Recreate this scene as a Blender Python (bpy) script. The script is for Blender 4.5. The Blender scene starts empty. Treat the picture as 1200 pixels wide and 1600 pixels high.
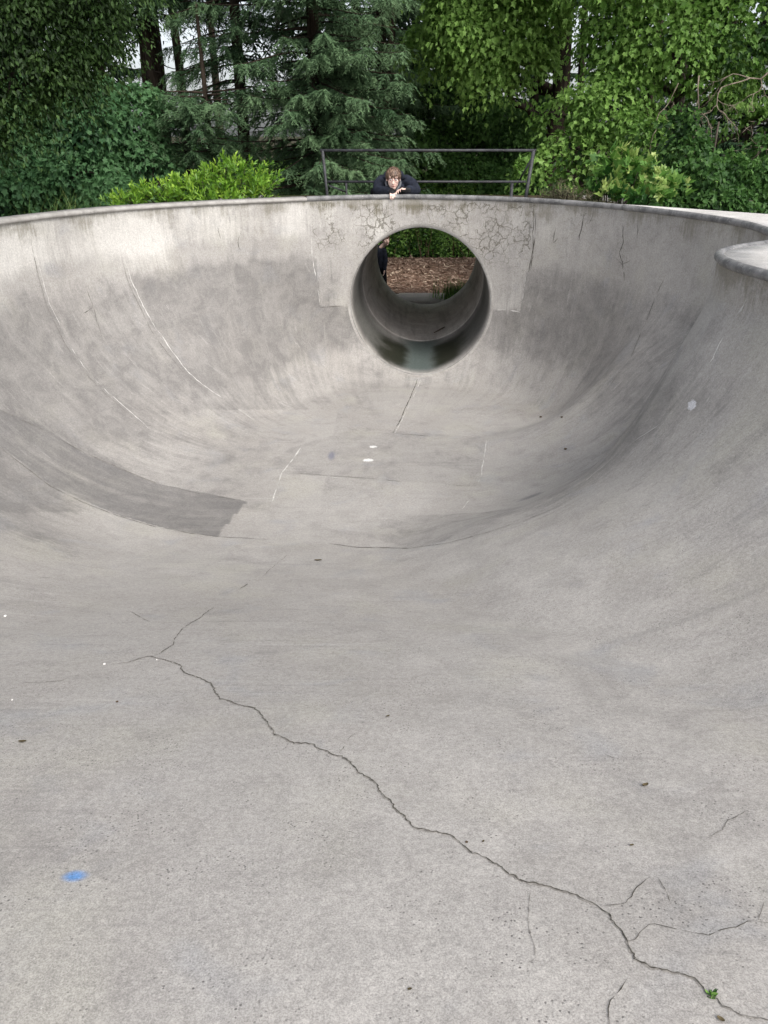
import bpy, bmesh, math, random
import numpy as np
from mathutils import Vector, Matrix
random.seed(7)
rng = np.random.default_rng(11)
R = math.radians
C = bpy.context.scene.collection
SC = bpy.context.scene

# ------------------------------------------------------------------ camera, sky, sun, exposure
EYE = 0.764; PITCH = R(25.7); FPX = 1230.0
cam_d = bpy.data.cameras.new('camera'); cam = bpy.data.objects.new('camera', cam_d); C.objects.link(cam)
cam.location = (0, 0, EYE); cam.rotation_euler = (R(90) - PITCH, 0, 0)
cam_d.sensor_fit = 'VERTICAL'; cam_d.sensor_height = 24; cam_d.lens = FPX / 1600 * 24
cam_d.clip_start = 0.02; cam_d.clip_end = 2000
SC.camera = cam
SUN_EL, SUN_AZ = R(48), R(148)          # azimuth clockwise from +y : from the right, a little behind
w = bpy.data.worlds.new('World'); SC.world = w; w.use_nodes = True
nt = w.node_tree; bg = nt.nodes['Background']
sky = nt.nodes.new('ShaderNodeTexSky'); sky.sky_type = 'NISHITA'; sky.sun_disc = False
sky.sun_elevation = SUN_EL; sky.sun_rotation = SUN_AZ; sky.air_density = 0.8; sky.dust_density = 3.0; sky.ozone_density = 1.0
hs = nt.nodes.new('ShaderNodeHueSaturation'); hs.inputs['Saturation'].default_value = .35      # thin bright overcast
nt.links.new(sky.outputs[0], hs.inputs['Color']); nt.links.new(hs.outputs[0], bg.inputs[0]); bg.inputs[1].default_value = 0.15
sd = bpy.data.lights.new('sun', 'SUN'); sd.energy = 1.3; sd.angle = R(32); sd.color = (1, 0.95, 0.88)
so = bpy.data.objects.new('sun', sd); C.objects.link(so)
sv = Vector((math.sin(SUN_AZ) * math.cos(SUN_EL), math.cos(SUN_AZ) * math.cos(SUN_EL), math.sin(SUN_EL)))
so.rotation_euler = sv.to_track_quat('Z', 'Y').to_euler()
SC.view_settings.view_transform = 'Standard'; SC.view_settings.look = 'None'
SC.view_settings.exposure = 0.78; SC.view_settings.gamma = 1
try:
    SC.render.engine = 'CYCLES'; SC.cycles.max_bounces = 8; SC.cycles.diffuse_bounces = 6
except Exception: pass

# ------------------------------------------------------------------ helpers
CP, SP = math.cos(PITCH), math.sin(PITCH)
def ray(px, py):
    u = 800 - py
    return np.array([px - 600.0, FPX * CP + u * SP, -(FPX * SP - u * CP)])
def W(px, py, d):                      # the world point seen at photo pixel, at distance d
    r = ray(px, py); k = d / r[1]
    return (r[0] * k, d, EYE + r[2] * k)
def topx(X, Y, Z):                     # world to photo pixel, for measuring only
    h = EYE - Z; zc = Y * CP + h * SP; yc = h * CP - Y * SP
    return 600 + FPX * X / zc, 800 + FPX * yc / zc
def tag(o, label=None, cat=None, group=None, kind=None):
    if label: o['label'] = label
    if cat: o['category'] = cat
    if group: o['group'] = group
    if kind: o['kind'] = kind
    return o
def thing(name, loc, label, cat, group=None):
    o = bpy.data.objects.new(name, None); C.objects.link(o); o.location = loc
    o.empty_display_size = 0.1
    return tag(o, label, cat, group)
def link(name, me, mat=None, parent=None):
    o = bpy.data.objects.new(name, me); C.objects.link(o)
    if mat: me.materials.append(mat)
    if parent:
        o.parent = parent
        if parent.type == 'EMPTY': o.matrix_parent_inverse = Matrix.Translation(-parent.location)   # meshes are written in world metres
    return o
def mesh_np(name, V, F, smooth=True, attrs=None):
    """V (n,3); F list of int arrays each (m,k)"""
    me = bpy.data.meshes.new(name)
    V = np.asarray(V, dtype=np.float32)
    me.vertices.add(len(V)); me.vertices.foreach_set('co', V.ravel())
    idx = []; tot = []
    for f in F:
        f = np.asarray(f, dtype=np.int32)
        if f.size == 0: continue
        idx.append(f.ravel()); tot.append(np.full(len(f), f.shape[1], np.int32))
    idx = np.concatenate(idx); tot = np.concatenate(tot)
    st = np.concatenate([[0], np.cumsum(tot)[:-1]]).astype(np.int32)
    me.loops.add(len(idx)); me.loops.foreach_set('vertex_index', idx)
    me.polygons.add(len(tot)); me.polygons.foreach_set('loop_start', st); me.polygons.foreach_set('loop_total', tot)
    me.polygons.foreach_set('use_smooth', np.full(len(tot), smooth, bool))
    me.update(calc_edges=True)
    if attrs:
        for k, (typ, a) in attrs.items():
            at = me.attributes.new(k, typ, 'POINT')
            a = np.asarray(a, np.float32).ravel()
            if typ == 'FLOAT': at.data.foreach_set('value', a)
            elif typ == 'FLOAT_VECTOR': at.data.foreach_set('vector', a)
            else: at.data.foreach_set('color', a)
    return me
def sstep(x, a, b):
    t = np.clip((x - a) / (b - a), 0, 1); return t * t * (3 - 2 * t)
def tube(pts, rad, n=8, caps=True):
    """tube round a polyline; returns V, [F4, F3]"""
    pts = np.asarray(pts, float); m = len(pts)
    rad = np.broadcast_to(np.asarray(rad, float), (m,))
    T = np.gradient(pts, axis=0); T /= np.linalg.norm(T, axis=1)[:, None] + 1e-9
    up = np.array([0, 0, 1.0]) if abs(T[0][2]) < .9 else np.array([1.0, 0, 0])
    N = np.zeros_like(T); nrm = np.cross(T[0], up); nrm /= np.linalg.norm(nrm); N[0] = nrm
    for i in range(1, m):
        v = N[i-1] - T[i] * np.dot(N[i-1], T[i]); N[i] = v / (np.linalg.norm(v) + 1e-9)
    B = np.cross(T, N)
    a = np.arange(n) * 2 * np.pi / n
    V = pts[:, None] + rad[:, None, None] * (np.cos(a)[None, :, None] * N[:, None] + np.sin(a)[None, :, None] * B[:, None])
    V = V.reshape(-1, 3)
    i, j = np.meshgrid(np.arange(m - 1), np.arange(n), indexing='ij')
    a0 = i * n + j; a1 = i * n + (j + 1) % n
    F4 = np.stack([a0, a1, a1 + n, a0 + n], -1).reshape(-1, 4)
    F3 = np.zeros((0, 3), int)
    if caps:
        V = np.vstack([V, pts[0], pts[-1]]); c0 = m * n; c1 = c0 + 1; k = np.arange(n); k1 = (k + 1) % n
        F3 = np.vstack([np.stack([k1, k, np.full(n, c0)], -1), np.stack([(m-1)*n + k, (m-1)*n + k1, np.full(n, c1)], -1)])
    return V, [F4, F3]
class MB:
    def __init__(s): s.V = []; s.F = {3: [], 4: [], 6: []}; s.n = 0; s.A = []
    def add(s, V, F, tone=0.5):
        V = np.asarray(V, float)
        for f in F:
            f = np.asarray(f)
            if len(f): s.F.setdefault(f.shape[1], []).append(f + s.n)
        s.V.append(V); s.n += len(V)
        s.A.append(np.broadcast_to(np.asarray(tone, float), (len(V),)))
    def tube(s, pts, rad, n=8, tone=.5): V, F = tube(pts, rad, n); s.add(V, F, tone)
    def box(s, c, size, rot=0, bev=0):
        x, y, z = [q / 2 for q in size]
        V = np.array([[a, b, d] for a in (-x, x) for b in (-y, y) for d in (-z, z)])
        cr, sr = math.cos(rot), math.sin(rot)
        V = np.stack([V[:, 0]*cr - V[:, 1]*sr, V[:, 0]*sr + V[:, 1]*cr, V[:, 2]], -1) + np.array(c)
        s.add(V, [np.array([[0,1,3,2],[4,6,7,5],[0,4,5,1],[2,3,7,6],[0,2,6,4],[1,5,7,3]])])
    def build(s, name, mat, parent=None, smooth=True):
        F = [np.vstack(v) for v in s.F.values() if v]
        me = mesh_np(name, np.vstack(s.V), F, smooth, {'tone': ('FLOAT', np.concatenate(s.A))})
        return link(name, me, mat, parent)

# ------------------------------------------------------------------ node helpers
class NT:
    def __init__(s, name):
        s.m = bpy.data.materials.new(name); s.m.use_nodes = True; s.t = s.m.node_tree
        s.p = s.t.nodes['Principled BSDF']; s.out = s.t.nodes['Material Output']
    def n(s, typ, **k):
        o = s.t.nodes.new(typ)
        for a, v in k.items(): setattr(o, a, v)
        return o
    def set(s, sock, v):
        if hasattr(v, 'links') or isinstance(v, bpy.types.NodeSocket): s.t.links.new(v, sock)
        elif v is not None:
            if isinstance(v, tuple) and len(v) == 3 and sock.type == 'RGBA': v = v + (1,)
            sock.default_value = v
    def math(s, op, a, b=None, c=None, clamp=False):
        o = s.n('ShaderNodeMath', operation=op); o.use_clamp = clamp
        s.set(o.inputs[0], a)
        if b is not None: s.set(o.inputs[1], b)
        if c is not None: s.set(o.inputs[2], c)
        return o.outputs[0]
    def vmath(s, op, a, b=None):
        o = s.n('ShaderNodeVectorMath', operation=op); s.set(o.inputs[0], a)
        if b is not None: s.set(o.inputs[1], b)
        return o.outputs['Value'] if op in ('LENGTH', 'DISTANCE') else o.outputs[0]
    def noise(s, vec, scale, detail=4, rough=.55, dist=0, col=False):
        o = s.n('ShaderNodeTexNoise'); s.set(o.inputs['Vector'], vec); o.inputs['Scale'].default_value = scale
        o.inputs['Detail'].default_value = detail; o.inputs['Roughness'].default_value = rough; o.inputs['Distortion'].default_value = dist
        return o.outputs['Color'] if col else o.outputs[0]
    def vor(s, vec, scale, feature='F1', out='Distance'):
        o = s.n('ShaderNodeTexVoronoi', feature=feature); s.set(o.inputs['Vector'], vec); o.inputs['Scale'].default_value = scale
        return o.outputs[out]
    def ss(s, v, a, b, lo=0., hi=1.):
        o = s.n('ShaderNodeMapRange', interpolation_type='SMOOTHSTEP'); s.set(o.inputs[0], v)
        o.inputs[1].default_value = a; o.inputs[2].default_value = b; o.inputs[3].default_value = lo; o.inputs[4].default_value = hi
        return o.outputs[0]
    def mix(s, f, a, b, mode='MIX'):
        o = s.n('ShaderNodeMix', data_type='RGBA', blend_type=mode); s.set(o.inputs[0], f); s.set(o.inputs[6], a); s.set(o.inputs[7], b)
        return o.outputs[2]
    def attr(s, name, out='Fac'):
        o = s.n('ShaderNodeAttribute', attribute_name=name); return o.outputs[out]
    def pos(s): return s.n('ShaderNodeNewGeometry').outputs['Position']
    def scale(s, v, t):
        o = s.n('ShaderNodeMapping'); s.set(o.inputs[0], v); o.inputs['Scale'].default_value = t; return o.outputs[0]
    def bump(s, h, strength, dist, prev=None):
        o = s.n('ShaderNodeBump'); s.set(o.inputs['Height'], h); o.inputs['Strength'].default_value = strength; o.inputs['Distance'].default_value = dist
        if prev is not None: s.set(o.inputs['Normal'], prev)
        return o.outputs[0]
    def fin(s, col, rough=.8, spec=.3, normal=None, metal=0):
        s.set(s.p.inputs['Base Color'], col); s.set(s.p.inputs['Roughness'], rough)
        s.p.inputs['Specular IOR Level'].default_value = spec; s.p.inputs['Metallic'].default_value = metal
        if normal is not None: s.set(s.p.inputs['Normal'], normal)
        return s.m

def simple(name, col, var=.25, scale=8., rough=.7, spec=.3, metal=0, bump=0.1, bs=40., bd=.004, darker=None):
    t = NT(name); p = t.n('ShaderNodeTexCoord').outputs['Object']
    n1 = t.noise(p, scale, 5); d = darker or tuple(c * (1 - var) for c in col); l = tuple(min(1, c * (1 + var)) for c in col)
    c = t.mix(t.ss(n1, .3, .7), d, l)
    return t.fin(c, rough, spec, t.bump(t.noise(p, bs, 4), bump, bd), metal)

# ------------------------------------------------------------------ bowl shape
RIMC = [(2.95,-3),(3.0,-1),(2.9,1),(2.68,2.8),(2.45,4.0),(2.31,4.85),(2.26,5.35),(2.36,5.8),(2.62,6.12),(2.98,6.42),(3.22,6.8),(3.36,7.35),(3.38,8.0),
        (3.14,8.9),(2.62,9.95),(1.9,10.76),(1.15,11.2),(.3,11.40),(-.5,11.26),(-1.39,10.80),(-2.31,10.2),(-3.12,9.4),(-3.72,8.08),
        (-3.95,6.8),(-3.92,5.5),(-3.7,4.2),(-3.4,2.8),(-3.15,1),(-3.05,-1),(-3.0,-3),(-2.2,-4.2),(0,-4.6),(2.2,-4.2)]
def catmull(P, k=24):
    P = np.array(P, float); n = len(P); out = []
    for i in range(n):
        p0, p1, p2, p3 = P[i-1], P[i], P[(i+1) % n], P[(i+2) % n]
        t = np.linspace(0, 1, k, endpoint=False)[:, None]
        out.append(.5 * (2*p1 + (p2-p0)*t + (2*p0-5*p1+4*p2-p3)*t*t + (3*p1-p0-3*p2+p3)*t**3))
    return np.vstack(out)
def resample_closed(P, step):
    Q = np.vstack([P, P[:1]]); L = np.concatenate([[0], np.cumsum(np.linalg.norm(np.diff(Q, axis=0), axis=1))])
    n = int(L[-1] / step); s = np.arange(n) * L[-1] / n
    return np.stack([np.interp(s, L, Q[:, 0]), np.interp(s, L, Q[:, 1])], -1), s
RC = catmull(RIMC); RC5, _ = resample_closed(RC, .05); RIM, RIMS = resample_closed(RC, .02)
def sdist(X, Y, A=None):
    X = np.asarray(X, float).ravel(); Y = np.asarray(Y, float).ravel(); out = np.empty(len(X))
    A = RC5 if A is None else A; B = np.roll(A, -1, 0); D = B - A; DD = (D * D).sum(1)
    for i in range(0, len(X), 20000):
        x = X[i:i+20000, None]; y = Y[i:i+20000, None]
        t = np.clip(((x - A[:, 0]) * D[:, 0] + (y - A[:, 1]) * D[:, 1]) / DD, 0, 1)
        out[i:i+20000] = np.sqrt(((x - A[:, 0] - t * D[:, 0])**2 + (y - A[:, 1] - t * D[:, 1])**2).min(1))
    return out
def inside(X, Y):
    X = np.asarray(X, float).ravel(); Y = np.asarray(Y, float).ravel(); out = np.zeros(len(X), bool)
    A = RC5; B = np.roll(RC5, -1, 0)
    for i in range(0, len(X), 20000):
        x = X[i:i+20000, None]; y = Y[i:i+20000, None]
        c = (A[:, 1] > y) != (B[:, 1] > y)
        xx = A[:, 0] + (y - A[:, 1]) / (B[:, 1] - A[:, 1] + 1e-12) * (B[:, 0] - A[:, 0])
        out[i:i+20000] = (c & (x < xx)).sum(1) % 2 == 1
    return out
# lower down, the hip under the ledge and the pocket beyond it are rounder than the rim
_R2 = list(RIMC)
for _a, _b in {(2.45,4.0): (2.52,4.0), (2.31,4.85): (2.60,4.85), (2.26,5.35): (2.70,5.4), (2.36,5.8): (2.80,5.85), (2.62,6.12): (2.88,6.2), (2.98,6.42): (2.95,6.55), (3.22,6.8): (3.0,6.95), (3.36,7.35): (3.05,7.4), (3.38,8.0): (3.08,8.0), (3.14,8.9): (2.98,8.8)}.items():
    _R2[_R2.index(_a)] = _b
RC2, _ = resample_closed(catmull(_R2), .05)
FY = [-5,-1,0,1,2,3,4,5,5.8,6.4,7.0,7.6,12]; FD = [.72,.72,.73,.80,1.03,1.37,1.75,2.10,2.33,2.42,2.452,2.456,2.456]
_yy = np.linspace(-5, 12, 400); _f = np.interp(_yy, FY, FD)
_k = np.exp(-np.linspace(-2, 2, 31)**2 * 1.2); _k /= _k.sum(); _f = np.convolve(np.pad(_f, 15, mode='edge'), _k, 'valid')
def wob(X, Y):
    return .006*np.sin(1.7*X + .9*Y) * np.sin(1.1*Y - .6*X + 1) + .003*np.sin(4.1*X - 2.3*Y) + .002*np.sin(6.3*Y + 3.1*X)
def surf(X, Y, s=None):
    X = np.asarray(X, float); Y = np.asarray(Y, float)
    if s is None: s = sdist(X, Y).reshape(X.shape)
    near = (X > 0) & (Y > 3) & (Y < 10) & (s < 2.6)
    if near.any():
        s = np.array(s, float); s2 = sdist(X[near], Y[near], RC2); s_ = s[near]; s[near] = s_ + (s2 - s_)*sstep(s_, .03, .75)*sstep(s_, 2.6, 1.6)*sstep(X[near], 0, 1.3)
    F = np.interp(Y, _yy, _f)
    k = sstep(np.abs(X - .5), 1.15, 3.0); k = np.where(Y > 8.6, k, 1) * 1.0
    k = 1 - (1 - sstep(np.abs(X - .5), 1.1, 2.9)) * sstep(Y, 8.4, 9.6)
    deep = sstep(F, .9, 2.2)
    Rh = (1 - k) * .62 + k * (1.25 + 1.0 * deep)
    v = (1 - k) * 1.62 + k * (.08 + .16 * deep)
    Rv = F - v
    q = np.clip(1 - s / Rh, 0, 1)
    pw = 2 - .62*sstep(X, -.6, .9)*sstep(Y, 7.4, 5.4)*sstep(Y, .5, 2.5)
    Rh = Rh*(1 + .12*(2 - pw)/.62); q = np.clip(1 - s / Rh, 0, 1)
    dep = F - Rv * (1 - np.clip(1 - q**pw, 0, 1)**(1/pw))
    return -dep + wob(X, Y) * sstep(s, 0, .5)
PR = .968; PY0 = 11.3; PX0 = .51; PS = .068; PZ = -1.372; PEND = 16.1     # the tunnel
def paxis(Y): return PX0 + PS * (Y - PY0)

_gx = np.arange(-4.4, 4.0, .04); _gy = np.arange(.2, 12.0, .04); _GX, _GY = np.meshgrid(_gx, _gy, indexing='ij')
_GS = sdist(_GX, _GY).reshape(_GX.shape); _GI = inside(_GX, _GY).reshape(_GX.shape)
_GZ = np.where(_GI, surf(_GX, _GY, _GS), np.where(_GY > 3, 0., -9.))
def unproj(px, py, lift=0.0025):
    """where the line of sight through a photo pixel meets the bowl: (point, normal)"""
    r = ray(px, py); r = r / r[1]
    Yt = np.arange(.5, 11.8, .02); X = r[0]*Yt; Z = EYE + r[2]*Yt
    S0 = _GZ[np.clip(np.rint((X+4.4)/.04).astype(int), 0, len(_gx)-1), np.clip(np.rint((Yt-.2)/.04).astype(int), 0, len(_gy)-1)]
    h0 = np.where(Z <= S0 + .0)[0]; y0 = Yt[h0[0]] if len(h0) else 11.7
    Yt = np.arange(max(.5, y0-.10), y0+.14, .01); X = r[0]*Yt; Z = EYE + r[2]*Yt
    ins = inside(X, Yt); S = np.where(ins, surf(X, Yt), np.where(Yt > 3, 0.0, -9))
    hit = np.where(Z <= S)[0]
    i = hit[0] if len(hit) else len(Yt) - 1
    i = max(i, 1)
    if ins[i]:
        a = Z[i-1] - S[i-1]; b = S[i] - Z[i]; f = np.clip(a / (a + b + 1e-9), 0, 1); y = Yt[i-1] + .01*f
    else:
        y = Yt[i-1]; lo, hi = Yt[i-1], Yt[i]
        for _ in range(6):
            md = (lo+hi)/2
            if inside([r[0]*md], [md])[0]: lo = md
            else: hi = md
        y = lo
    x = r[0]*y; z = EYE + r[2]*y
    if ins[i]:
        e = .01; q = surf(np.array([x-e, x+e, x, x]), np.array([y, y, y-e, y+e]))
        n = np.array([-(q[1]-q[0])/(2*e), -(q[3]-q[2])/(2*e), 1.0])
    else:
        k = np.argmin((RIM[:, 0]-x)**2 + (RIM[:, 1]-y)**2); T = RIM[(k+1) % len(RIM)] - RIM[k-1]; n = np.array([-T[1], T[0], 0.])
    n /= np.linalg.norm(n)
    return np.array([x, y, z]) + n*lift, n

# ------------------------------------------------------------------ concrete
def concrete(name, bowl=True, base=(.412, .393, .369), dark=(.178, .170, .163)):
    t = NT(name); P = t.pos()
    big = t.noise(P, .9, 4, .6, .4); mid = t.noise(P, 4.5, 7, .62, .3); fine = t.noise(P, 55, 6, .75); grain = t.noise(P, 230, 3, .8)
    c = t.mix(t.ss(mid, .28, .74), tuple(q * .88 for q in base), tuple(q * 1.06 for q in base))
    c = t.mix(t.ss(big, .42, .66, 0, .35), c, (.315, .292, .268))
    c = t.mix(t.ss(t.noise(P, 11, 5, .65, .4), .52, .70, 0, .22), c, (.27, .25, .232)); c = t.mix(t.ss(t.noise(P, 7.3, 4, .6), .56, .72, 0, .18), c, (.50, .475, .44))
    c = t.mix(t.ss(t.noise(P, 2.3, 5, .62, 1.2), .50, .76, 0, .52), c, (.265, .25, .238))
    c = t.mix(t.ss(t.noise(P, 1.7, 3), .5, .75, 0, .35), c, (.43, .415, .35))          # faint yellowish areas
    c = t.mix(t.ss(t.noise(P, 2.9, 3, .5, .6), .56, .75, 0, .35), c, (.30, .31, .33))      # faint bluish areas
    if bowl:
        A = t.attr('stain_shade', 'Vector'); sx = t.n('ShaderNodeSeparateXYZ'); t.set(sx.inputs[0], A)
        K = t.attr('coord', 'Vector'); sk = t.n('ShaderNodeSeparateXYZ'); t.set(sk.inputs[0], K)
        kd = sk.outputs[1]
        st = t.noise(t.scale(K, (14, 1.1, 0.3)), 1, 6, .65, .2)                                # runs down the wall
        st2 = t.noise(t.scale(K, (34, 1.6, .3)), 1, 5, .7)
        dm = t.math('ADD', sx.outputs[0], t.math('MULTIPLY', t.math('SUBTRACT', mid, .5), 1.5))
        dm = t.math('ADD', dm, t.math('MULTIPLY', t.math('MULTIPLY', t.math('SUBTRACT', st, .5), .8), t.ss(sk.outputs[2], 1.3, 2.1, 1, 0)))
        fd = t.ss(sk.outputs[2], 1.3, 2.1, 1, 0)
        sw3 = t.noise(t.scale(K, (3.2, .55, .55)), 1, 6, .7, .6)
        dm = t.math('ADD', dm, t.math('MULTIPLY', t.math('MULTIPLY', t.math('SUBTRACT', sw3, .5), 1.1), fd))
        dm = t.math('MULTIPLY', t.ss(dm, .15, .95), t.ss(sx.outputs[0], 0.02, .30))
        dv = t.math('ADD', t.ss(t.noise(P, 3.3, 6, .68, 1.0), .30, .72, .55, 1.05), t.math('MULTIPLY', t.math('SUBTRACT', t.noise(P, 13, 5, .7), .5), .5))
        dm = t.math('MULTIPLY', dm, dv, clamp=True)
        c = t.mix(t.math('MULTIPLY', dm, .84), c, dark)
        sl = t.ss(t.noise(t.scale(K, (26, .8, .8)), 1, 5, .7, .3), .56, .72)                   # pale wheel scuffs down the transition
        c = t.mix(t.math('MULTIPLY', t.math('MULTIPLY', sl, .30), t.math('MULTIPLY', fd, t.ss(sx.outputs[0], .1, .4))), c, (.46, .44, .41))
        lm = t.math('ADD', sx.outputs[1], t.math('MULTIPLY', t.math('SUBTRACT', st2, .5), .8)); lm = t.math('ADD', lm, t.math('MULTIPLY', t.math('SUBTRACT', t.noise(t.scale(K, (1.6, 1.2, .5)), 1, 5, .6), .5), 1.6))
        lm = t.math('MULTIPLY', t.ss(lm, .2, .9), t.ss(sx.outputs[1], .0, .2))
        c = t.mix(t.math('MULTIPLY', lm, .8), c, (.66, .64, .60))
        # grime running down from the coping
        st3 = t.noise(t.scale(K, (2.2, 3.0, .3)), 1, 4, .6); st4 = t.noise(t.scale(K, (55, 4.0, .3)), 1, 3, .6)
        g = t.ss(kd, 0.0, .36, .16, -.05)
        g = t.math('ADD', g, t.math('MULTIPLY', t.math('SUBTRACT', st3, .5), .75))
        g = t.math('ADD', g, t.math('MULTIPLY', t.math('SUBTRACT', st4, .5), .20))
        gm = t.ss(t.math('ADD', t.math('MULTIPLY', t.math('ADD', st2, t.math('ADD', st, mid)), .3333), g), .54, .74)
        gm = t.math('MULTIPLY', gm, t.ss(kd, .25, .60, 1, 0)); gm = t.math('MULTIPLY', gm, sx.outputs[2])
        c = t.mix(t.math('MULTIPLY', gm, .62), c, (.17, .155, .115))
        # crazing
        W2 = t.attr('wear', 'Vector'); sw = t.n('ShaderNodeSeparateXYZ'); t.set(sw.inputs[0], W2)
        wp = t.vmath('ADD', P, t.vmath('SCALE', t.noise(P, 6, 5, .6, col=True))) if False else None
        dn = t.n('ShaderNodeVectorMath', operation='SCALE'); t.set(dn.inputs[0], t.noise(P, 9, 4, .6, col=True)); dn.inputs['Scale'].default_value = .16
        wp = t.vmath('ADD', P, dn.outputs[0])
        e1 = t.vor(wp, 7.5, 'DISTANCE_TO_EDGE'); e2 = t.vor(wp, 15., 'DISTANCE_TO_EDGE')
        thick = t.math('MULTIPLY', sw.outputs[0], t.ss(t.noise(P, 3.1, 3), .30, .60, 0, .060))
        cr = t.math('LESS_THAN', e1, thick)
        cr = t.ss(t.math('SUBTRACT', thick, e1), -.006, .030)
        cr2 = t.ss(t.math('SUBTRACT', t.math('MULTIPLY', thick, .8), e2), -.004, .03)
        cr = t.math('MULTIPLY', t.math('MAXIMUM', cr, t.math('MULTIPLY', cr2, .6)), t.ss(sw.outputs[0], .05, .3))
        c = t.mix(t.math('MULTIPLY', cr, .72), c, (.10, .09, .065))
        # rougher, pitted surface nearer the shallow end
        pit = sw.outputs[1]
        c = t.mix(t.math('MULTIPLY', sw.outputs[2], t.ss(t.noise(t.scale(K, (9, .7, .7)), 1, 6, .7, .5), .3, .65, .05, .48)), c, (.135, .132, .13))
        # paint: blue spray dot, white marks
        for (px, py, rx, ry, col, hard) in PAINT:
            ctr, _ = unproj(px, py, 0)
            sc_ = t.n('ShaderNodeMapping'); t.set(sc_.inputs[0], t.vmath('SUBTRACT', P, tuple(ctr)))
            sc_.inputs['Scale'].default_value = (1/rx, 1/ry, 1/ry)
            dd = t.math('ADD', t.vmath('LENGTH', sc_.outputs[0]), t.math('MULTIPLY', t.math('SUBTRACT', t.noise(P, 45, 3), .5), .9 if hard else .2))
            c = t.mix(t.math('MULTIPLY', t.ss(dd, .55 if hard else .25, .8 if hard else 1.15, 1, 0), .92), c, col)
    else:
        pit = .6
    # faint wheel and trowel marks crossing the slab
    for rz, off, sc_, lo in ((.45, 0, (.8, 20, 4), .60), (-.7, 3, (.7, 17, 4), .62), (1.35, 7, (.9, 24, 4), .61)):
        mp = t.n('ShaderNodeMapping'); t.set(mp.inputs[0], P); mp.inputs['Rotation'].default_value = (0, 0, rz); mp.inputs['Scale'].default_value = sc_; mp.inputs['Location'].default_value = (off, off, 0)
        tm = t.math('MULTIPLY', t.ss(t.noise(mp.outputs[0], 1, 3, .55, .5), lo, lo + .07), t.ss(t.noise(P, .8 + off*.1, 3), .45, .62, 0, .30))
        c = t.mix(tm, c, (.24, .23, .22) if off != 3 else (.50, .48, .455))
    # sandy grain and pits
    c = t.mix(1.0, c, t.mix(t.ss(fine, .25, .75), (.80, .80, .80), (1.16, 1.16, 1.16)), 'MULTIPLY')
    c = t.mix(1.0, c, t.mix(t.ss(grain, .3, .7), (.70, .70, .70), (1.22, 1.22, 1.22)), 'MULTIPLY')
    vd = t.vor(P, 75); vm = t.math('MULTIPLY', t.ss(vd, .12, .26, 1, 0), t.ss(t.noise(P, 5, 5, .7), .46, .62))
    vm = t.math('MULTIPLY', vm, pit); c = t.mix(t.math('MULTIPLY', vm, .85), c, (.10, .095, .09))
    v3 = t.math('MULTIPLY', t.ss(t.vor(P, 190), .12, .3, 1, 0), t.ss(t.noise(P, 3.3, 4, .65), .38, .62)); v3 = t.math('MULTIPLY', v3, pit)
    c = t.mix(t.math('MULTIPLY', v3, .5), c, (.14, .13, .12))
    vd2 = t.vor(P, 17); c = t.mix(t.math('MULTIPLY', t.ss(vd2, .025, .05, 1, 0), .5), c, (.08, .075, .07))
    vw = t.vor(t.vmath('ADD', P, (3.1, 1.7, .4)), 23); c = t.mix(t.math('MULTIPLY', t.ss(vw, .02, .045, 1, 0), .5), c, (.72, .71, .69))
    h = t.math('ADD', t.math('MULTIPLY', fine, .6), t.math('MULTIPLY', grain, .35)); h = t.math('SUBTRACT', h, t.math('MULTIPLY', vm, .7))
    nrm = t.bump(h, .5, .004); nrm = t.bump(mid, .25, .02, nrm)
    return t.fin(c, t.ss(mid, .3, .7, .62, .82), .32, nrm)

PAINT = [(117, 1369, .036, .024, (.10, .27, .58), False), (583, 698, .07, .05, (.80, .79, .77), True), (575, 719, .085, .06, (.80, .79, .77), True),
         (1081, 633, .03, .07, (.62, .62, .64), True), (830, 776, .16, .10, (.20, .195, .195), False), (518, 712, .05, .16, (.20, .20, .24), False)]

def inpoly(x, y, poly):
    poly = np.array(poly, float); A = poly; B = np.roll(poly, -1, 0); r = np.zeros(x.shape, int)
    for a, b in zip(A, B):
        c = (a[1] > y) != (b[1] > y)
        xx = a[0] + (y - a[1]) / (b[1] - a[1] + 1e-9) * (b[0] - a[0]); r += (c & (x < xx))
    return r % 2 == 1
def soft(x, y, cx, cy, rx, ry): return np.exp(-(((x-cx)/rx)**2 + ((y-cy)/ry)**2))

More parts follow.
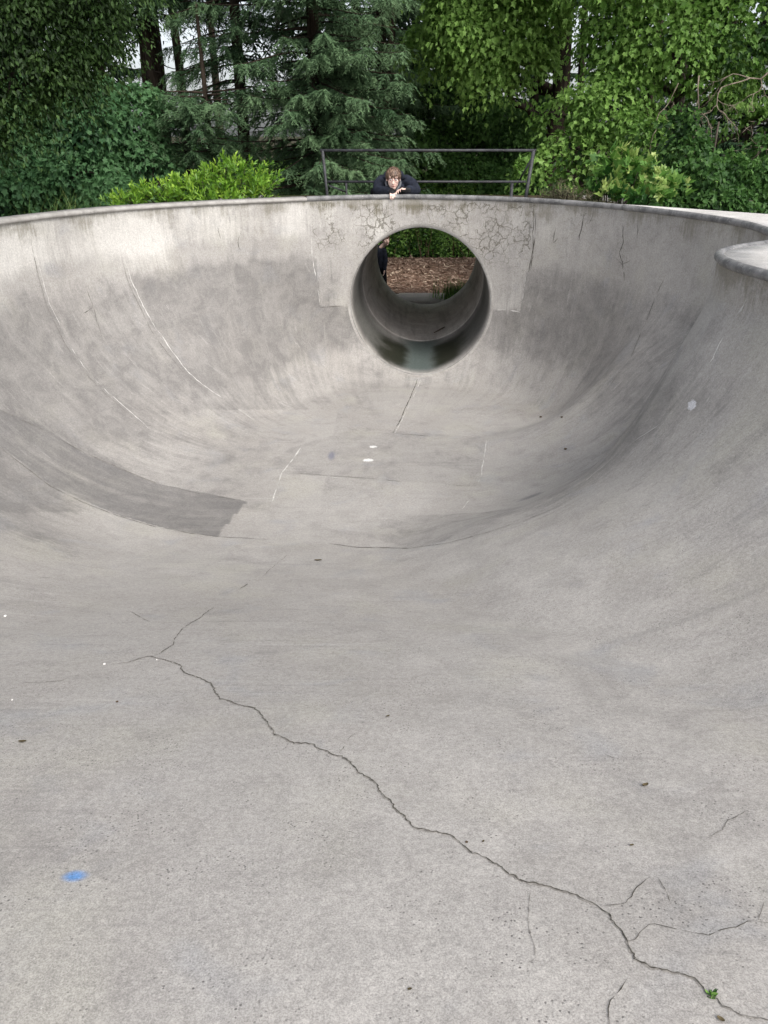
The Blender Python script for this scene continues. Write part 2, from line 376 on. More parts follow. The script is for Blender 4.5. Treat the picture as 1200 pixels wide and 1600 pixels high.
def build_bowl(root):
    nu = len(RIM)
    M = np.stack([np.full(nu, .1), np.clip(RIM[:, 1], -2.5, 8.0)], -1)
    # vertical rows at the wall top, then inward rows
    tau = np.linspace(0, 1, 185); tt = tau**1.75
    XY = RIM[:, None] + (M - RIM)[:, None] * tt[None, :, None]
    X, Y = XY[..., 0], XY[..., 1]
    s = sdist(X, Y).reshape(X.shape); s[:, 0] = 0
    Z = surf(X, Y, s)
    # wall rows : from z=0 down to Z[:,0]
    nr = 40
    wz = Z[:, :1] * (np.arange(nr) / nr)[None, :]
    X = np.hstack([np.repeat(X[:, :1], nr, 1), X]); Y = np.hstack([np.repeat(Y[:, :1], nr, 1), Y]); Z = np.hstack([wz, Z])
    s = np.hstack([np.zeros((nu, nr)), s])
    V = np.stack([X, Y, Z], -1).reshape(-1, 3); nc = X.shape[1]
    i, j = np.meshgrid(np.arange(nu), np.arange(nc - 1), indexing='ij'); i1 = (i + 1) % nu
    Q = np.stack([i*nc + j, i*nc + j + 1, i1*nc + j + 1, i1*nc + j], -1).reshape(-1, 4)
    # cut the tunnel mouth
    f = np.hypot(V[:, 0] - paxis(V[:, 1]), V[:, 2] - PZ) - (PR + .05); f = np.where(V[:, 1] > 9.8, f, 1.)
    fq = f[Q]; keep = (fq > 0).all(1); cut = (~keep) & (fq > 0).any(1)
    VL = [V]; nV = len(V); cache = {}; polys = {3: [], 4: [], 5: []}; extra = []
    def inter(a, b):
        nonlocal nV
        k = (min(a, b), max(a, b))
        if k not in cache:
            tq = f[a] / (f[a] - f[b]); extra.append(V[a] + (V[b] - V[a]) * tq); cache[k] = nV; nV += 1
        return cache[k]
    for q in Q[cut]:
        out = []
        for a, b in zip(q, np.roll(q, -1)):
            if f[a] > 0: out.append(int(a))
            if (f[a] > 0) != (f[b] > 0): out.append(inter(a, b))
        if 3 <= len(out) <= 5: polys[len(out)].append(out)
    V = np.vstack([V, np.array(extra)])
    F = [Q[keep]] + [np.array(p) for p in polys.values() if p]
    px, py = topx(V[:, 0], V[:, 1], V[:, 2])
    u = np.repeat(RIMS, nc); dep = -V[:, 2].copy()
    uu = np.concatenate([u, np.zeros(len(extra))]); ss = np.concatenate([s.ravel(), np.zeros(len(extra))])
    if len(extra):   # nearest rim parameter for the new vertices
        ex = np.array(extra)
        for k in range(len(ex)):
            uu[len(u)+k] = RIMS[np.argmin((RIM[:, 0]-ex[k, 0])**2 + (RIM[:, 1]-ex[k, 1])**2)]
            ss[len(u)+k] = 0.1
    x, y, z = V.T; s_all = ss
    F_ = np.interp(y, _yy, _f)
    # dark: grime where wheels run plus painted shade; light: efflorescence plus painted wall brightness
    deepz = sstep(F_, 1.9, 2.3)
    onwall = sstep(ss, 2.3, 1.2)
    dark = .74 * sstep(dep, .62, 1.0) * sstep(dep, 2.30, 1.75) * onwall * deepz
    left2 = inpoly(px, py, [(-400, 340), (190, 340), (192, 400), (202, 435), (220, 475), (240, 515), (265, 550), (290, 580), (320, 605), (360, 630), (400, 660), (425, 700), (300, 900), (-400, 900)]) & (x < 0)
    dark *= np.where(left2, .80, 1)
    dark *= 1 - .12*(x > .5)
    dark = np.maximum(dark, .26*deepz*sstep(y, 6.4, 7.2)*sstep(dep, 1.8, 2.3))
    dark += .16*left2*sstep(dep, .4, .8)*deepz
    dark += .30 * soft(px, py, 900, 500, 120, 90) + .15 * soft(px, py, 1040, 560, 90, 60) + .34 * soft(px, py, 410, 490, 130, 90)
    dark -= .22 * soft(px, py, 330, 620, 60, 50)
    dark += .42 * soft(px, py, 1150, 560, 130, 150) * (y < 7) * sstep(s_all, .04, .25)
    dark += .18 * soft(px, py, 660, 590, 110, 16)  # painted shade of the curve below the tunnel mouth
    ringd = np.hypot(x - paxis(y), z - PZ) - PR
    dark += .30*(x < -.6)*deepz*sstep(dep, 1.2, 1.9)*sstep(px, 470, 380)*(py < 800)  # painted shade on the left transition, which catches much light
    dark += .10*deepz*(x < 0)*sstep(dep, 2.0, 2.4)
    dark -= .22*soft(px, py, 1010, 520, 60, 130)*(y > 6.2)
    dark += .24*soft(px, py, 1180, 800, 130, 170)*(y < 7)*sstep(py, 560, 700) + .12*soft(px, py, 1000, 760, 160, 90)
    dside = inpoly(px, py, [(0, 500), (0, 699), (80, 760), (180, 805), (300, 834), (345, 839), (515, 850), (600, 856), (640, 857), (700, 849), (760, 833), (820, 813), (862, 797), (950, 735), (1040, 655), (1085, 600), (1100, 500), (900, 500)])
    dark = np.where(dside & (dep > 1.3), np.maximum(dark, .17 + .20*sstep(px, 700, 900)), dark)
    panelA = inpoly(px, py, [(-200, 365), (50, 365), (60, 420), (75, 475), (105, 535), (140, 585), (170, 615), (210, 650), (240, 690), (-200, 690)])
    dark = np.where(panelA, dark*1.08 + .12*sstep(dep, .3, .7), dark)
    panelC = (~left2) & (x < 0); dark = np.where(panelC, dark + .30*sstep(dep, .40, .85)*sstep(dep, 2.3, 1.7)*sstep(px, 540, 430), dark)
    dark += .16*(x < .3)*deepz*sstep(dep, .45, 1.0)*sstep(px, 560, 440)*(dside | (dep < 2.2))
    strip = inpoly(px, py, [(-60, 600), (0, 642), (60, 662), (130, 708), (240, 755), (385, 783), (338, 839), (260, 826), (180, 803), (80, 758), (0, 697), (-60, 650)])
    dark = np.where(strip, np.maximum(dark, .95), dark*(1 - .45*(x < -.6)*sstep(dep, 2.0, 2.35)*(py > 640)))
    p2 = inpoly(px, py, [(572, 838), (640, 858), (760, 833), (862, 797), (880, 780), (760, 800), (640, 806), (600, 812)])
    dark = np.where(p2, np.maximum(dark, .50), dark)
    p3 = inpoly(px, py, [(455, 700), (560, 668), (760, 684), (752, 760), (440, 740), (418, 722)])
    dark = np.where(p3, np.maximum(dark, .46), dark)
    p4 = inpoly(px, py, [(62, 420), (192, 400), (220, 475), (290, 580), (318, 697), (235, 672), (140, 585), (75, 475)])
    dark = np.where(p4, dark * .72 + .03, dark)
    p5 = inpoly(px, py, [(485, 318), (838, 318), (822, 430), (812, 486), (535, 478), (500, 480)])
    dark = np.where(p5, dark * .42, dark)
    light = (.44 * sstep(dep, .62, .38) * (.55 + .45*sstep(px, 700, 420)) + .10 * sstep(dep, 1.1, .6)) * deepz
    light += .35 * soft(px, py, 200, 390, 60, 60) + .3 * soft(px, py, 25, 400, 40, 60) + .22 * soft(px, py, 330, 620, 70, 50)  # painted brightness where the left wall catches the light
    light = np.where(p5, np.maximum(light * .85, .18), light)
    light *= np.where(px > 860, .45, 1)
    drip = np.ones(len(V)) * deepz
    drip = np.where(p5, 1.55, drip)
    drip = np.where((y < 6.3) & (x > 1.5), 1.0, drip)
    craze = np.where(p5, (.95 * sstep(py, 425, 360) + .60 * soft(px, py, 790, 370, 80, 60) + .3*soft(px, py, 530, 345, 40, 40)), 0)
    craze += .5 * soft(px, py, 900, 345, 50, 30) + .4 * soft(px, py, 970, 400, 18, 50) * (x > 0) + .22 * soft(px, py, 370, 370, 60, 20)
    pit = .25 + .75 * sstep(py, 800, 1000) + 1.1 * soft(px, py, 1120, 780, 190, 200)
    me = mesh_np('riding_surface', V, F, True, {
        'stain_shade': ('FLOAT_VECTOR', np.stack([np.clip(dark, 0, 1), np.clip(light, 0, 1), drip], -1)),
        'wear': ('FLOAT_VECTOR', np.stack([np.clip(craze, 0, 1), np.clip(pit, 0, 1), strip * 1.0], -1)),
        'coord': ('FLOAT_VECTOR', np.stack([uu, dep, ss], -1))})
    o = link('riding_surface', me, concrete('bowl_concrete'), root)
    o.data.flip_normals()
    return o

bowl = thing('skate_bowl', (0, 0, -2.5), 'deep grey concrete skate bowl with rounded walls and a round tunnel through its far wall', 'skate bowl')
surface = build_bowl(bowl)

# tunnel: round pipe through the berm, its near end following the wall
def build_tunnel(root):
    n = 160; ph = np.linspace(0, 2*np.pi, n, endpoint=False)
    y0 = np.empty(n); ys = np.arange(9.8, 11.8, .004)
    for k in range(n):
        r = PR + .05
        X = paxis(ys) + r*np.cos(ph[k]); Z = PZ + r*np.sin(ph[k])
        s = sdist(X, ys); ins = inside(X, ys); S = np.where(ins, surf(X, ys, s), 5)
        h = np.where(S >= Z)[0]; y0[k] = ys[h[0]]
    rows = []
    for a in np.linspace(0, np.pi/2, 12):
        rows.append((PR + .05*(1 - math.sin(a)), y0 + .06*(1 - math.cos(a)) - .002*(a == 0)))
    yst = y0 + .06
    SEAM = 13.0
    for k in np.linspace(0, 1, 30)[1:]: rows.append((PR, yst + (SEAM - yst)*k))
    rows.append((PR - .005, np.full(n, SEAM + .008))); rows.append((PR - .005, np.full(n, SEAM + .045)))
    rows.append((PR, np.full(n, SEAM + .06)))
    for k in np.linspace(0, 1, 40)[1:]: rows.append((PR, np.full(n, SEAM + .06 + (PEND - SEAM - .06)*k)))
    rows.append((PR + .05, np.full(n, PEND))); 
    V = []; 
    for r, y in rows: V.append(np.stack([paxis(y) + r*np.cos(ph), y, PZ + r*np.sin(ph)], -1))
    V = np.vstack(V); m = len(rows)
    i, j = np.meshgrid(np.arange(m-1), np.arange(n), indexing='ij'); j1 = (j+1) % n
    F = np.stack([i*n+j, i*n+j1, (i+1)*n+j1, (i+1)*n+j], -1).reshape(-1, 4)
    phv = np.tile(ph, m); yv = V[:, 1]
    # wet algae on both flanks of the pipe floor, in the first length; the middle is worn clean
    dphi = np.abs(np.angle(np.exp(1j*(phv + np.pi/2))))          # 0 at the bottom
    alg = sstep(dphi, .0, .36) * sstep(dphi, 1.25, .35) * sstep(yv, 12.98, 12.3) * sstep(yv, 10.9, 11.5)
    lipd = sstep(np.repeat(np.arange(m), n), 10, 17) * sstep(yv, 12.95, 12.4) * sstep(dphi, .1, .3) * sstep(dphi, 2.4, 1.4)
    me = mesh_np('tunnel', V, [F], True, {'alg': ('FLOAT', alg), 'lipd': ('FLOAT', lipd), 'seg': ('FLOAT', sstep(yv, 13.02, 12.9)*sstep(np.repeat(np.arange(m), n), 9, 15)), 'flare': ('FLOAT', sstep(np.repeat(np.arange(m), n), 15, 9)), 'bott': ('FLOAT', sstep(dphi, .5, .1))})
    t = NT('tunnel_concrete'); P = t.pos()
    nz = t.noise(P, 3, 6, .6, .3); fn = t.noise(P, 30, 6, .7); st = t.noise(t.scale(P, (6, .6, 6)), 1, 5, .6)
    c = t.mix(t.ss(nz, .3, .7), (.54, .50, .47), (.70, .67, .63))
    c = t.mix(t.ss(st, .45, .7, 0, .4), c, (.16, .145, .13))
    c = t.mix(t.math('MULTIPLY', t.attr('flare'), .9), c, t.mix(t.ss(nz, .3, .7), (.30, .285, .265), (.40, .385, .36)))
    c = t.mix(t.math('MULTIPLY', t.attr('seg'), .62), c, (.15, .148, .145)); c = t.mix(t.math('MULTIPLY', t.attr('lipd'), .72), c, (.075, .078, .07)); c = t.mix(t.math('MULTIPLY', t.math('MULTIPLY', t.attr('seg'), t.attr('bott')), .92), c, (.09, .117, .11))  # near length toned darker; its floor middle has shade painted in
    am = t.ss(t.math('ADD', t.attr('alg'), t.math('MULTIPLY', t.math('SUBTRACT', nz, .5), 1.1)), .25, .95)
    c = t.mix(t.math('MULTIPLY', am, .9), c, (.016, .018, .009))
    c = t.mix(1.0, c, t.mix(t.ss(fn, .25, .75), (.82, .82, .82), (1.14, 1.14, 1.14)), 'MULTIPLY')
    mat = t.fin(c, t.math('SUBTRACT', .88, t.math('MULTIPLY', am, .2)), .15, t.bump(fn, .3, .004))
    o = link('tunnel', me, mat, root)
    # pale worn edge round the mouth
    r = PR + .0145; pts = np.stack([paxis(y0) + r*np.cos(ph), y0 + .016, PZ + r*np.sin(ph)], -1)
    mb = MB(); P2 = np.vstack([pts, pts[:2]]); mb.tube(P2, .004, 6)
    mb.build('mouth_edge', simple('worn_edge', (.24, .24, .235), .45, 5, .6), o)
    return o, y0
tunnel, MY0 = build_tunnel(bowl)

# coping and deck
def rimpts(off, z, pts=RIM):
    T = np.roll(pts, -1, 0) - np.roll(pts, 1, 0); T /= np.linalg.norm(T, axis=1)[:, None]
    N = np.stack([T[:, 1], -T[:, 0]], -1)         # outward (the rim runs counter-clockwise)
    return np.column_stack([pts + N*off, np.full(len(pts), z)])
def sweep(mb, idx, prof, close=False):
    """profile (off, z) swept along rim indices"""
    rows = []
    for o, z in prof:
        A_ = rimpts(o, z); r_ = A_[idx]; rows.append(np.vstack([r_, r_[-1] + (A_[(idx[-1]+1) % len(RIM)] - r_[-1])*.8]))
    m = len(idx) + 1; k = len(prof)
    V = np.stack(rows, 1).reshape(-1, 3)
    i, j = np.meshgrid(np.arange(m-1), np.arange(k), indexing='ij'); j1 = (j+1) % k
    F = np.stack([i*k+j, i*k+j1, (i+1)*k+j1, (i+1)*k+j], -1).reshape(-1, 4)
    mb.add(V, [F])
    mb.add(rows_end := np.array([r[0] for r in rows]), [np.array([list(range(k))])]) if k in (3, 4, 6) else None
def coping_mat(name, a, b, c2):
    t = NT(name); P = t.pos(); n1 = t.noise(P, 7, 6, .65); n2 = t.noise(P, 40, 5, .7)
    c = t.mix(t.ss(n1, .35, .65), a, b); c = t.mix(t.ss(n2, .55, .72, 0, .7), c, c2)
    return t.fin(c, .55, .4, t.bump(n2, .4, .005))
cop_dark = coping_mat('coping_grey', (.11, .11, .112), (.235, .232, .23), (.46, .44, .41))
cop_lite = coping_mat('coping_pale', (.29, .275, .255), (.39, .375, .35), (.16, .15, .135))
a_ = np.linspace(0, 2*np.pi, 13)[:-1]
prof_round = [(.010 + .034*math.cos(q), -.010 + .033*math.sin(q)) for q in a_]
prof_flat = [(-.022, -.034), (-.028, -.016), (-.020, .002), (0, .012), (.14, .016), (.15, -.04), (.08, -.05)]
n = len(RIM)
starts = np.argmin((RIM[:, 0]-2.9)**2 + (RIM[:, 1]-1)**2)
ilo = np.argmin((RIM[:, 0]+1.0)**2 + (RIM[:, 1]-11.0)**2)
seg = 36; k = starts - 150
block = 0
while k < ilo:
    e = min(k + seg, ilo); mb = MB(); sweep(mb, np.arange(k, e), prof_round); mb.build('coping_block', cop_dark, bowl); k = e
iend = np.argmin((RIM[:, 0]+3.1)**2 + (RIM[:, 1]-.5)**2)
while k < iend:
    e = min(k + 75, iend); mb = MB(); sweep(mb, np.arange(k, e), prof_flat); mb.build('coping_slab', cop_lite, bowl); k = e

def build_deck():
    P = RIM; M = np.stack([np.full(n, .1), np.clip(P[:, 1], -2.5, 8.0)], -1)
    D = P - M; L = np.linalg.norm(D, axis=1); D /= L[:, None]
    right = np.interp(P[:, 1], [-5, 5, 6, 7, 8, 8.9, 9.6, 10.6, 11.5], [3, 3.2, 3.2, 2.6, 1.75, 1.0, .60, .22, .16])
    left = np.interp(P[:, 1], [-5, 3, 6, 8, 11.5], [2.5, 2.2, .9, .32, .18])
    wd = np.where(P[:, 0] > .2, right, left) + .02*np.sin(RIMS*2.1) + .015*np.sin(RIMS*5.3)
    rows = [P + D*.02*(1), ] ; zs = [0.0]
    R0 = rimpts(.03, 0)[:, :2]
    Vs = [np.column_stack([R0, np.full(n, .004)])]
    for q in np.linspace(0, 1, 9)[1:]:
        xy = R0 + D*(wd[:, None]*q); Vs.append(np.column_stack([xy, .004 - .03*q*q + .006*np.sin(RIMS*1.7 + q*3)*q]))
    xy = R0 + D*(wd[:, None] + .02); Vs.append(np.column_stack([xy, np.full(n, -.06)])); Vs.append(np.column_stack([xy, np.full(n, -.335)]))
    Vs.insert(0, np.column_stack([R0, np.full(n, -.12)]))
    V = np.vstack(Vs); m = len(Vs)
    i, j = np.meshgrid(np.arange(m-1), np.arange(n), indexing='ij'); j1 = (j+1) % n
    F = np.stack([i*n+j, (i+1)*n+j, (i+1)*n+j1, i*n+j1], -1).reshape(-1, 4)
    me = mesh_np('deck', V, [F], True)
    return link('deck', me, concrete('deck_concrete', False, (.74, .715, .68)), bowl), xy
deck, DECKOUT = build_deck()

# ------------------------------------------------------------------ cracks, joints
crack_m = simple('crack_dark', (.085, .078, .066), .45, 30, .95, .05)
hair_m = simple('hairline_grey', (.17, .16, .145), .4, 30, .95, .05)
white_m = simple('joint_pale', (.56, .545, .52), .2, 30, .9, .1)
def ribbon(name, pts, wpx, mat, jit=.006, var=.6, lift=.0025, taper=True, step=.02, gaps=0, seed=None):
    rj = np.random.default_rng(seed) if seed else rng
    P = []; Nn = []
    for a in pts:
        p, nn = unproj(a[0], a[1], lift); P.append(p); Nn.append(nn)
    P = np.array(P); L = np.concatenate([[0], np.cumsum(np.linalg.norm(np.diff(P, axis=0), axis=1))])
    # densify in photo pixels then drop on the surface again
    m = max(3, int(round(L[-1]/step/8)*8)); s = np.linspace(0, L[-1], m)
    q = np.array(pts, float); qx = np.interp(s, L, q[:, 0]); qy = np.interp(s, L, q[:, 1])
    P = []; Nn = []
    for a, b in zip(qx, qy):
        p, nn = unproj(a, b, lift); P.append(p); Nn.append(nn)
    P = np.array(P); Nn = np.array(Nn)
    T = np.gradient(P, axis=0); T /= np.linalg.norm(T, axis=1)[:, None] + 1e-9
    B = np.cross(T, Nn); B /= np.linalg.norm(B, axis=1)[:, None] + 1e-9
    if jit: 
        jj = np.cumsum(rj.normal(0, jit*.7, m)); tr = np.linspace(jj[0], jj[-1], m); P = P + B*((jj-tr)*.8 + rj.normal(0, jit*.35, m))[:, None]
    dist = np.linalg.norm(P - np.array([0, 0, EYE]), axis=1)
    wd = wpx*(.5)*(1 + var*(rng.random(m)*2-1)) * .001
    if taper: wd *= np.clip(np.minimum(s, L[-1]-s)/(.12*L[-1]+.02) + .25, 0, 1)
    if gaps:
        gp = np.convolve(rng.random(m+4), np.ones(5)/5, 'valid')[:m]; wd = wd*np.where(gp < np.quantile(gp, gaps), .06, 1)
    V = np.vstack([P + B*wd[:, None], P - B*wd[:, None]])
    i = np.arange(m-1)
    F = np.stack([i, i+1, i+1+m, i+m], -1)
    me = mesh_np(name, V, [F], True); return link(name, me, mat, surface)
def c1(l): return [(a/2, 850 + b/2) for a, b in l]
def c2(l): return [(600 + a/2, 850 + b/2) for a, b in l]
main = c1([(345,378),(400,370),(465,352),(520,372),(548,385),(565,405),(600,420),(632,440),(645,468),(665,493),(700,502),(740,512),(780,517),(795,530),(810,555),(825,580),(845,602),(880,612),(915,630),(960,630),(1000,645),(1040,658),(1070,663),(1100,695),(1120,715),(1150,735),(1175,760),(1200,787)]) + \
  c2([(25,805),(40,830),(70,852),(90,885),(130,897),(200,912),(245,938),(268,975),(310,985),(350,1005),(378,1035),(420,1055),(460,1060),(510,1080),(570,1103),(610,1120),(652,1140),(680,1175),(715,1215),(735,1250),(750,1285),(765,1310),(810,1328),(860,1345),(920,1358),(965,1367),(990,1395),(1020,1418),(1060,1445),(1110,1465),(1150,1482),(1200,1490),(1240,1500)])
edge_m = simple('crack_edge', (.27, .255, .235), .35, 60, .95, .05)
ribbon('crack_edge', main, 7, edge_m, .0034, .95, lift=.0015, step=.007, seed=5)
ribbon('crack', main, 2.6, crack_m, .0034, .85, step=.007, seed=5, lift=.0028)
for l, wd, mt, gp in [
    (c2([(652,1140),(690,1130),(745,1125),(770,1105),(790,1075),(830,1042)]), 1.8, crack_m, .05),
    (c2([(855,1048),(875,1075),(893,1120)]), 1.8, crack_m, .1),
    (c2([(430,1062),(458,1068),(458,1110),(455,1160),(462,1220),(475,1260),(470,1300),(450,1310)]), 1.4, hair_m, .1),
    (c2([(735,1250),(780,1240),(835,1190),(880,1200),(950,1218),(1020,1232),(1060,1210),(1110,1195),(1140,1180),(1210,1187)]), 1.5, crack_m, .12),
    (c2([(1168,1182),(1180,1150),(1188,1120)]), 1.6, hair_m, .1),
    (c2([(765,1350),(735,1395),(705,1425),(695,1460),(705,1510)]), 1.8, crack_m, .05),
    (c2([(1150,810),(1120,845),(1080,870),(1066,897),(1010,920)]), 1.8, hair_m, .2),
    (c1([(465,352),(495,345),(540,315),(550,285),(580,258),(630,230),(670,198)]), 3.4, crack_m, .1),
    (c1([(750,140),(775,125)]), 5, crack_m, 0), (c1([(825,98),(850,75),(900,30)]), 3, hair_m, .3),
    (c1([(60,435),(120,433),(190,428),(250,408)]), 3, hair_m, .3), (c1([(400,208),(440,228),(470,245)]), 3, hair_m, .2),
    (c1([(1060,655),(1080,625),(1110,590)]), 2, hair_m, .3), (c2([(690,660),(720,672)]), 2, crack_m, 0),
    (c1([(60,1330),(130,1290)]) , 1.2, hair_m, .5)]:
    ribbon('crack', l, wd, mt, .0022, .6, gaps=gp, step=.012)
# craze lines of the wall above and right of the tunnel, on the left wall
for l, wd in [([(973,352),(976,375),(968,395),(972,415),(976,440)], 7), ([(913,335),(910,355),(905,375)], 8), ([(868,355),(864,380),(872,372)], 6), ([(997,345),(996,372)], 6),
              ([(136,455),(145,480),(130,490)], 5), ([(145,478),(152,505),(160,528)], 4), ([(378,360),(372,380),(375,392)], 6), ([(835,335),(834,375),(830,420)], 7),
              ([(965,405),(972,412),(985,408)], 5), ([(920,350),(926,338)], 5), ([(340,355),(345,372)], 4)]:
    ribbon('crack', l, wd, crack_m, .008, .7, step=.03)
# joints of the slabs
def seam(l, wd, mt, gp=0., jit=.003, lift=.003): ribbon('joint', l, wd, mt, jit, .6, lift, step=.04, gaps=gp)
seam([(0,699),(40,730),(80,760),(130,785),(180,805),(240,823),(300,834),(345,839),(420,843)], 7, hair_m, .08)
seam([(515,850),(535,852),(555,855),(600,856),(640,857)], 9, crack_m, .05)
seam([(640,857),(700,849),(760,833),(820,813),(862,797),(885,783)], 6, hair_m, .1)
seam([(0,641),(60,668),(130,708),(240,755),(320,774),(385,783)], 6, hair_m, .35)
seam([(653,592),(640,622),(625,655),(614,677)], 9, crack_m, .02); seam([(657,594),(644,624),(629,655),(617,678)], 7, white_m, .35)
seam([(470,700),(455,720),(441,738)], 12, white_m, .2); seam([(441,738),(434,760),(424,787)], 9, white_m, .45)
seam([(438,738),(470,740),(520,744),(580,748),(640,754),(700,758),(740,760)], 6, hair_m, .4); seam([(480,743),(530,747)], 8, white_m, .5); seam([(680,756),(720,760)], 8, white_m, .5)
seam([(760,688),(756,720),(752,745)], 9, white_m, .12); seam([(750,748),(738,775),(722,796)], 6, white_m, .6)
seam([(612,678),(640,679),(672,682)], 6, hair_m, .2); seam([(655,682),(675,683)], 7, white_m, .3)
seam([(50,372),(60,420),(75,475),(105,535),(140,585),(170,615),(210,650),(235,672)], 7, white_m, .3, .006)
seam([(48,374),(58,422),(73,478),(103,538),(138,588),(168,618),(208,653)], 5, hair_m, .2)
seam([(192,400),(202,435),(220,475),(240,515),(265,550),(290,580),(320,605),(360,630),(400,660),(425,672)], 8, white_m, .22, .006)
seam([(189,400),(199,435),(217,475),(237,515),(262,550),(287,582),(317,607)], 6, hair_m, .2)
seam([(1166,468),(1145,500),(1125,535),(1105,575)], 12, white_m, .5, .006); seam([(1060,640),(1020,672),(960,715),(905,760)], 7, white_m, .6, .008)
seam([(1040,430),(1010,500),(985,560),(940,620)], 7, hair_m, .35, .006)
seam([(485,330),(487,400),(500,478)], 8, white_m, .5); seam([(500,480),(536,478)], 9, hair_m, .1)
seam([(838,330),(836,375),(826,425)], 9, crack_m, .1); seam([(822,430),(816,470),(812,486)], 7, white_m, .6); seam([(776,484),(795,484),(813,488)], 16, white_m, .25)
seam([(590,792),(600,790)], 5, crack_m)

# ------------------------------------------------------------------ terrain
def tz(X, Y):
    sh = X.shape; e = sdist(X, Y).reshape(sh); ins = inside(X, Y).reshape(sh); e = np.where(ins, 0, e)
    pl = -.30 - .05*np.clip(e, 0, 5)
    a = pl + (-2.36 - pl)*sstep(e, 2.8, 6.2)
    corr = sstep(np.abs(X - .84), 4.2, 2.9)
    b = np.where(Y < 16.12, -.30 + 0*e, -2.36)
    z = a*(1-corr) + b*corr
    z = z + (.03*np.sin(1.3*X+2*Y) + .02*np.sin(3*X-1.1*Y))*sstep(e, .6, 2)*(1-corr*(Y > 15.8))
    return z
def build_terrain():
    xs = np.concatenate([[-600, -200, -80, -40], np.arange(-24, 24.01, .3), [40, 80, 200, 600]])
    ys = np.concatenate([[-300, -80, -30], np.arange(-12, 16.0, .3), [16.1, 16.14], np.arange(16.5, 46, .4), [60, 90, 200, 600, 900]])
    X, Y = np.meshgrid(xs, ys, indexing='ij'); Z = tz(X, Y)
    V = np.stack([X, Y, Z], -1).reshape(-1, 3); nn = len(ys)
    i, j = np.meshgrid(np.arange(len(xs)-1), np.arange(nn-1), indexing='ij')
    Q = np.stack([i*nn+j, (i+1)*nn+j, (i+1)*nn+j+1, i*nn+j+1], -1).reshape(-1, 4)
    ins = inside(V[:, 0], V[:, 1]); 
    e = sdist(V[:, 0], V[:, 1]); ins |= e < .12
    c = V[Q].mean(1)
    drop = ins[Q].all(1)
    # deck skirt hides the seam; drop also cells in front of the tunnel's end wall
    drop |= (c[:, 1] > 16.09) & (c[:, 1] < 16.15) & (np.abs(c[:, 0]-.84) < 4.0)
    drop |= ins[Q].any(1)
    # a ring of soil that closes the strip under the deck edge
    n_ = len(RIM); rows = []
    for off in (.08, .25, .45, .7):
        r_ = rimpts(off, 0); bad = inside(r_[:, 0], r_[:, 1]) & (off > 0); r_[:, 2] = tz(r_[:, 0], r_[:, 1]) - .02; r_[bad] = rimpts(.06, -.4)[bad]; rows.append(r_)
    b0 = len(V); V = np.vstack([V] + rows)
    i, j = np.meshgrid(np.arange(3), np.arange(n_), indexing='ij'); j1 = (j+1) % n_
    R4 = b0 + np.stack([i*n_+j, (i+1)*n_+j, (i+1)*n_+j1, i*n_+j1], -1).reshape(-1, 4)
    return mesh_np('ground', V, [Q[~drop], R4], True)
t = NT('forest_floor'); P = t.pos(); n1 = t.noise(P, 1.2, 5, .6); n2 = t.noise(P, 14, 7, .7); n3 = t.vor(P, 22, out='Color')
c = t.mix(t.ss(n2, .3, .7), (.030, .024, .016), (.085, .062, .040)); c = t.mix(t.ss(n1, .45, .6), c, (.030, .045, .016))
ground = link('ground', build_terrain(), t.fin(c, .95, .1, t.bump(n2, .8, .04))); tag(ground, kind='structure')
# mulch bed and path beyond the tunnel
def sheet(name, x0, x1, y0, y1, z, mat, nx=60, ny=40, amp=.012):
    X, Y = np.meshgrid(np.linspace(x0, x1, nx), np.linspace(y0, y1, ny), indexing='ij')
    Z = z + amp*np.sin(X*3.1+Y*1.7)*np.sin(Y*4.3) + rng.normal(0, amp*.3, X.shape)
    V = np.stack([X, Y, Z], -1).reshape(-1, 3)
    i, j = np.meshgrid(np.arange(nx-1), np.arange(ny-1), indexing='ij')
    Q = np.stack([i*ny+j, (i+1)*ny+j, (i+1)*ny+j+1, i*ny+j+1], -1).reshape(-1, 4)
    return tag(link(name, mesh_np(name, V, [Q]), mat), kind='structure')
t = NT('bark_mulch'); P = t.pos(); n2 = t.noise(P, 18, 7, .75); n1 = t.noise(P, 2, 4)
c = t.mix(t.ss(n2, .35, .68), (.11, .062, .044), (.36, .235, .175)); c = t.mix(t.ss(n1, .5, .65, 0, .6), c, (.15, .11, .075))
mulch = sheet('mulch_bed', -5, 7, 17.0, 22.6, -2.33, t.fin(c, .95, .1, t.bump(n2, .9, .04)), 160, 90)
pathm = concrete('path_concrete', False, (.46, .42, .39))
mb = MB(); mb.box((.84, 16.62, -2.36), (8, .95, .13)); path = mb.build('path', pathm, None, False); tag(path, kind='structure')
